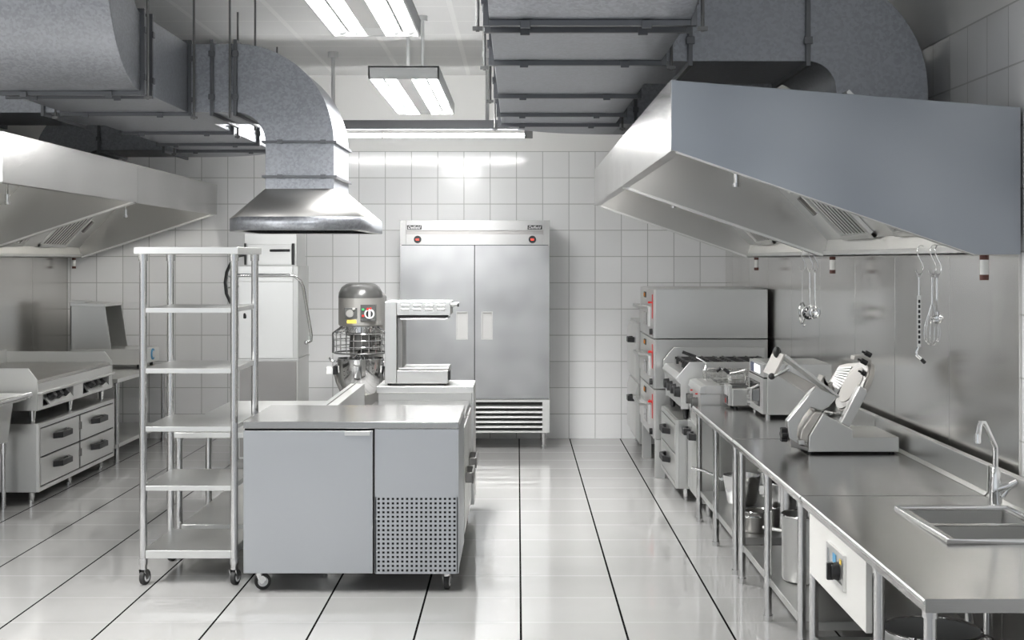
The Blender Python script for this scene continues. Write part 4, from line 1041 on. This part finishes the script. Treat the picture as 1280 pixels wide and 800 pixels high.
# ------------------------------------------------------------------ hanging utensils (right wall, hood gutter)
XH = XR-.013-.19+.006   # lip of the gutter
ZH = 1.823+.035
def s_hook(y, dx, label):
    r1 = .018
    pts = []
    top = ZH+.006
    for i in range(9):
        a = math.radians(180-180*i/8-20); pts.append((XH-.000+r1*math.cos(a), y, top-.012+r1*math.sin(a)+.0))
    x0 = XH-.019
    pts = [(XH+.014, y, ZH-.025), (XH+.015, y, ZH-.006), (XH+.009, y, ZH+.007), (XH-.001, y, ZH+.011), (XH-.012, y, ZH+.007), (XH-.020, y, ZH-.008), (XH-.018, y, ZH-.03), (XH+.004, y, ZH-.075), (XH+.008, y, ZH-.10), (XH+.002, y, ZH-.122), (XH-.012, y, ZH-.128), (XH-.024, y, ZH-.118), (XH-.028, y, ZH-.102)]
    o = MB().tube(pts, .003, 8).build('hook', CHROME, None)
    tag(o, label, 'hook', 'S-hooks on the hood gutter')
    return (XH-.012, y, ZH-.126)
def hang_loop(mb, p):
    mb.tube([(p[0]+.008*math.cos(a), p[1]+.003, p[2]-.005+.008*math.sin(a)) for a in [2*PI*i/14 for i in range(14)]], .002, 6, True)
dN = 6.46
yA, yB, yC = XH*F/(1152-HX), XH*F/(1168.5-HX), XH*F/(1174.5-HX)
# slotted turner (edge-on)
p = s_hook(yA, 0, 'thin steel S-hook holding the slotted turner')
x, y, z = p
t = thing('slotted_turner', 'slotted turner with black tip hanging nearest the slicer', 'utensil', (x, y, z-.42))
mb = MB(); hang_loop(mb, p); mb.cyl((x, y, z-.012), (x, y, z-.10), .007, 10).build('handle', TUBE, t)
MB().box(x-.009, x+.009, y-.003, y+.003, z-.345, z-.10).build('blade', STEELL, t, .002)
mb = MB()
for i in range(9): mb.box(x-.005, x+.005, y-.0045, y+.0045, z-.135-i*.024, z-.12-i*.024)
mb.build('slot', BLACK, t)
MB().tube([(x, y, z-.34), (x-.012, y, z-.365), (x-.012, y, z-.380), (x+.014, y, z-.405)], .007, 8).build('crook', CHROME, t)
MB().cyl((x+.010, y, z-.400), (x+.028, y, z-.418), .009, 10).build('tip', BLACK, t)
# whisk
p = s_hook(yB, 0, 'thin steel S-hook holding the wire whisk')
x, y, z = p
t = thing('whisk', 'balloon wire whisk hanging from the hood beside the small ladle', 'utensil', (x, y, z-.33))
mb = MB(); hang_loop(mb, p); mb.cyl((x, y, z-.012), (x, y, z-.135), .0085, 14).build('handle', TUBE, t)
mb = MB()
for i in range(6):
    a = PI*i/6; c_, s_ = math.cos(a), math.sin(a)
    mb.tube([(x+q*c_, y+q*s_, z-h) for q, h in ((-.004, .13), (-.014, .17), (-.030, .22), (-.038, .26), (-.034, .295), (-.018, .318), (0, .325), (.018, .318), (.034, .295), (.038, .26), (.030, .22), (.014, .17), (.004, .13))], .0013, 6)
mb.build('wire_balloon', CHROME, t)
def ladle(p, label, hl, stem, rb, slotted=False, tilt=20):
    x, y, z = p
    t = thing('ladle', label, 'utensil', (x, y, z-hl-stem-rb))
    mb = MB(); hang_loop(mb, p); mb.cyl((x, y, z-.012), (x, y, z-hl), .0085, 14).build('handle', TUBE, t)
    MB().tube([(x, y, z-hl), (x, y, z-hl-stem*.8), (x+.006, y, z-hl-stem+.01), (x+.004, y-.01, z-hl-stem-.01)], .004, 8).build('stem', CHROME, t)
    zc = z-hl-stem-.005
    prof = [(rb, 0), (rb*.94, -rb*.34), (rb*.75, -rb*.66), (rb*.42, -rb*.9), (0, -rb)]
    Mb = Matrix.Translation((x-rb*.15, y-.012, zc-rb*.5)) @ Matrix.Rotation(math.radians(tilt), 4, 'X') @ Matrix.Rotation(math.radians(-15), 4, 'Y')
    mb = MB(); mb.M = Mb
    o = mb.lathe(prof, (0, 0), 24).build('bowl', CHROME, t, 0, 60, .002)
    mb = MB(); mb.M = Mb
    mb.tube([(rb*math.cos(2*PI*i/28), rb*math.sin(2*PI*i/28), 0) for i in range(28)], .0025, 6, True).build('bowl_rim', CHROME, o)
    if slotted:
        mb = MB(); mb.M = Mb
        for i in range(10):
            a = 2*PI*i/10; mb.sphere((rb*.62*math.cos(a), rb*.62*math.sin(a), -rb*.74), .006, 8)
        mb.build('perforation', CAVITY, o)
    return t
p = s_hook(yC, 0, 'thin steel S-hook holding the small ladle beside the whisk')
ladle(p, 'small steel ladle hanging beside the wire whisk', .105, .07, .027)
yD, yE, yF_ = XH*F/(1005-HX), XH*F/(1014.5-HX), XH*F/(1021-HX)
p = s_hook(yD, 0, 'thin steel S-hook holding the round skimmer')
x, y, z = p
t = thing('skimmer', 'ring-shaped skimmer hanging farthest along the hood toward the oven', 'utensil', (x, y, z-.40))
mb = MB(); hang_loop(mb, p); mb.box(x-.004, x+.004, y-.002, y+.002, z-.215, z-.012).build('handle', STEELL, t, .001)
M_ = Matrix.Translation((x, y, z-.285)) @ Matrix.Rotation(math.radians(65), 4, 'Z')
mb = MB(); mb.M = M_
mb.tube([(.07*math.cos(2*PI*i/32), 0, .07*math.sin(2*PI*i/32)) for i in range(32)], .006, 8, True).build('ring', CHROME, t)
mb = MB(); mb.M = M_
for i in range(-5, 6):
    q = i*.011; h = math.sqrt(max(0, .069**2-q*q)); mb.tube([(q, 0, -h), (q, 0, h)], .0009, 4).tube([(-h, 0, q), (h, 0, q)], .0009, 4)
mb.build('wire_mesh', CHROME, t)
MB().tube([(x, y, z-.355), (x, y, z-.37), (x+.012, y, z-.375), (x+.02, y, z-.362)], .003, 6).build('rest', CHROME, t)
p = s_hook(yE, 0, 'thin steel S-hook holding the perforated ladle')
ladle(p, 'perforated round ladle hanging between the skimmer and the last ladle', .115, .13, .046, True, 78)
p = s_hook(yF_, 0, 'thin steel S-hook holding the ladle next to the perforated one')
ladle(p, 'plain ladle hanging just behind the perforated ladle', .125, .115, .040, False, 70)

# ------------------------------------------------------------------ pots and pans on the undershelves
def pot(name, label, cat, x, y, z, r, h, mat=TUBE, handles=True, hz=.75, hm=None, n=36, rimr=.004, ang=0, square=False, sx=1):
    t = thing(name, label, cat, (x, y, z))
    prof = [(0, z), (r*.90, z), (r*.97, z+.006), (r, z+.02), (r, z+h-.004), (r+.004, z+h), (r-.002, z+h), (r-.004, z+.022), (0, z+.01)]
    MB().lathe(prof, (x, y), n).build('body', mat, t, 0, 40)
    MB().tube([(x+(r+.001)*math.cos(2*PI*i/40), y+(r+.001)*math.sin(2*PI*i/40), z+h) for i in range(40)], .005, 8, True).build('rim', CHROME, t)
    if handles:
        for s_ in (-1, 1):
            M_ = Matrix.Translation((x, y, z+h*hz)) @ Matrix.Rotation(ang, 4, 'Z')
            mb = MB(); mb.M = M_
            if square: mb.box(s_*r, s_*(r+.012), -.05, -.035, -.02, .03).box(s_*(r+.012), s_*(r+.05), -.05, .05, -.02, .03).build('handle', hm or SAL, t, .003)
            else: mb.tube([(s_*(r-.002), -.045, 0), (s_*(r+.035), -.04, .004), (s_*(r+.045), -.02, .006), (s_*(r+.045), .02, .006), (s_*(r+.035), .04, .004), (s_*(r-.002), .045, 0)], .007, 8).build('handle', hm or TUBE, t)
    return t
def pan(label, x, y, z, r, h, hdir, hl, mat, name='saucepan', cat='pan', hmat=None, lift=.02, flare=.92):
    t = thing(name, label, cat, (x, y, z))
    prof = [(0, z), (r*flare*.85, z), (r*flare, z+.012), (r, z+h), (r-.004, z+h), (r*flare-.004, z+.016), (0, z+.006)]
    MB().lathe(prof, (x, y), 36).build('body', mat, t, 0, 40)
    dx, dy = hdir; ln = math.hypot(dx, dy); dx, dy = dx/ln, dy/ln
    MB().tube([(x+dx*(r-.003), y+dy*(r-.003), z+h*.8), (x+dx*(r+.04), y+dy*(r+.04), z+h*.9+.004), (x+dx*(r+hl*.6), y+dy*(r+hl*.6), z+h*.9+lift*.7), (x+dx*(r+hl), y+dy*(r+hl), z+h*.9+lift)], .009, 10).build('handle', hmat or TUBE, t)
    return t
zs = .2108
POTM = plain('bright_pot_steel', (.66, .66, .65), .28, .35)
GREYPOT = plain('grey_anodised_pot', (.42, .42, .41), .38, .5)
pot('stockpot', 'tall grey open stockpot standing below the slicer counter', 'pot', 1.44, 6.76, zs, .125, .325, GREYPOT, False)
pot('stockpot', 'wide steel pot with loop handles under the sink counter', 'pot', 1.50, 4.92, zs, .172, .255, POTM, True, .82, STEELD, ang=.1)
pan('frying pan with long pale handle, upper of the two nested under the counter', 1.64, 7.12, zs+.09, .15, .05, (-1, .55), .22, MIXD, 'frying_pan', 'pan', SAL)
pan('black frying pan, lower of the two nested beside the tall stockpot', 1.64, 7.12, zs, .15, .055, (-.2, 1), .2, MIXD, 'frying_pan', 'pan', BLACK)
pot('stockpot', 'tall steel pot with square white handles behind the double counter legs', 'pot', 1.60, 8.05, zs, .11, .27, TUBE, True, .8, SAL, ang=2.6, square=True)
pot('saucepot', 'low dark steel pot in front of the tall square-handled pot', 'pot', 1.40, 7.98, zs, .085, .12, STEELD, True, .8, ang=1.2)
pot('stockpot', 'wide steel pot farthest back under the small oven counter', 'pot', 1.70, 8.42, zs, .16, .33, STEEL, True, .85, SAL)
pan('steel saucepan with long bare handle jutting over the aisle', 1.46, 8.86, zs, .125, .19, (-1, .28), .20, TUBE, lift=.05, flare=.75)
pan('steel saucepan leaning handle backward behind the jutting one', 1.74, 9.08, zs, .12, .22, (-.6, 1), .16, TUBE, lift=.06)

# ------------------------------------------------------------------ left side: sink bench, far table, dump station
X0, X1, Y0, Y1 = -4.45, -3.515, 7.9, 9.84
t = thing('sink_bench', 'steel sink bench cut by the left picture edge beside the griddle', 'sink bench', (-4.0, 8.9, 0))
MB().box(X0, X1, Y1-.05, Y1-.01, .80, .838).box(X0, X1, Y0, Y0+.05, .80, .838).box(X1-.12, X1-.02, Y0+.05, Y1-.05, .795, .822).box(X0, X0+.08, Y0+.05, Y1-.05, .80, .838).build('deck', STEELL, t, .003)
MB().cyl((X1-.012, Y0, .826), (X1-.012, Y1, .826), .020, 16).build('rolled_edge', TUBE, t)
top = [(X0+.08, Y0+.05, .815), (X1-.11, Y0+.05, .815), (X1-.11, Y1-.06, .815), (X0+.08, Y1-.06, .815)]
bot = [(X0+.12, Y0+.09, .50), (X1-.14, Y0+.09, .50), (X1-.14, Y1-.10, .50), (X0+.12, Y1-.10, .50)]
MB().loft(top, bot, False, True).build('basin', STEEL, t, .01, 60, .006)
for x in (X0+.08, -3.712):
    for y in (Y0+.08, Y1+.03 if False else Y1-.0-.02): MB().cyl((x, y, .02), (x, y, .50 if x > -4 else .80), .016, 14).cyl((x, y, .40), (x, y, .50), .022, 14).cyl((x, y, 0), (x, y, .03), .019, 14).build('leg', TUBE, t)

X0, X1, Y0, Y1 = -4.50, -3.50, 11.90, 13.66
t = thing('corner_table', 'low steel table with undershelf in the far corner past the griddle', 'table', (-4.0, 12.8, 0))
B(X0, X1, Y0, Y1, .722, .758).build('tabletop', STEELL, t, .003)
B(X0+.04, X1-.03, Y0+.05, Y1-.05, .14, .175).build('undershelf', STEELL, t, .003)
for x in (X0+.06, X1-.04):
    for y in (Y0+.11, Y1-.08): foot_leg(MB(), x, y, .722, .020).build('leg', TUBE, t)

d = 13.0
t = thing('dump_station', 'steel chip dump station with a hooded slanted opening on the corner table', 'food warmer', (-3.95, 13.27, .758))
XA, XB = PX(87.5, d), PX(178, d); Y0, Y1 = d, 13.55
z0, zm, zt = PZ(456, d), PZ(436.5, d), PZ(379, d)
for x in (XA+.05, XB-.05):
    for y in (Y0+.05, Y1-.05): MB().cyl((x, y, .758), (x, y, z0), .016, 12).build('foot', BLACK, t)
B(XA, XB, Y0, Y1, z0, zm).build('base', STEELL, t, .004)
sp = [(XA, zm), (XA, zt), (PX(130.5, d), zt-.012), (PX(139, d), zm)]
for (a, b) in ((Y0, Y0+.014), (Y1-.014, Y1)): MB().prism(sp, 'y', a, b).build('side_cheek', STEEL, t, .002)
B(XA, XA+.014, Y0, Y1, zm, zt).build('back_panel', STEEL, t, .002)
MB().prism([(XA-.005, zt+.004), (PX(131.5, d), zt-.008), (PX(131.5, d), zt-.035), (XA, zt-.025)], 'y', Y0-.006, Y1).build('top_hood', STEELL, t, .003)
B(XA-.004, PX(107, d), Y0-.008, Y0+.2, zt+.002, zt+.022).build('top_cap', STEELL, t, .003)
MB().prism([(XB, z0), (XB+.02, z0+.01), (XB+.02, zm-.01), (XB, zm)], 'y', Y0+.01, Y1-.01).build('front_panel', WHITE, t, .004)
kb = MB().cyl((XB+.02, Y0+.28, (z0+zm)/2+.01), (XB+.03, Y0+.28, (z0+zm)/2+.01), .055, 24).build('dial', BLUE, t)
MB().cyl((XB+.03, Y0+.28, (z0+zm)/2+.01), (XB+.036, Y0+.28, (z0+zm)/2+.01), .034, 20).build('dial_face', WHITE, kb)

# ------------------------------------------------------------------ lights, world, camera
ld = bpy.data.lights.new('side_aisle_fill', 'AREA'); ld.shape = 'RECTANGLE'; ld.size = .45; ld.size_y = 2.0; ld.energy = 120; ld.color = (1, .997, .985)  # added fill out of view, brightens the left drawers and floor, no fitting
lo = bpy.data.objects.new('side_aisle_fill', ld); C.objects.link(lo); lo.location = (-3.3, 5.9, 2.74)
w = bpy.data.worlds.new('world'); bpy.context.scene.world = w; w.use_nodes = True
bg = w.node_tree.nodes['Background']; bg.inputs[0].default_value = (.90, .95, 1.0, 1); bg.inputs[1].default_value = .60

cam = bpy.data.cameras.new('camera'); co = bpy.data.objects.new('camera', cam); C.objects.link(co)
co.location = (0, 0, CAMZ); co.rotation_euler = (PI/2, 0, 0)
cam.sensor_width = 36; cam.lens = F/1280*36
cam.shift_x = -(HX-640)/1280; cam.shift_y = -(400-HY)/1280
cam.clip_start = .05; cam.clip_end = 100
sc = bpy.context.scene; sc.camera = co
sc.view_settings.view_transform = 'Standard'; sc.view_settings.look = 'None'
sc.view_settings.gamma = 1; sc.view_settings.use_curve_mapping = False
sc.view_settings.exposure = 0.45
sc.cycles.use_denoising = True
sc.cycles.max_bounces = 8
sc.cycles.sample_clamp_indirect = 5
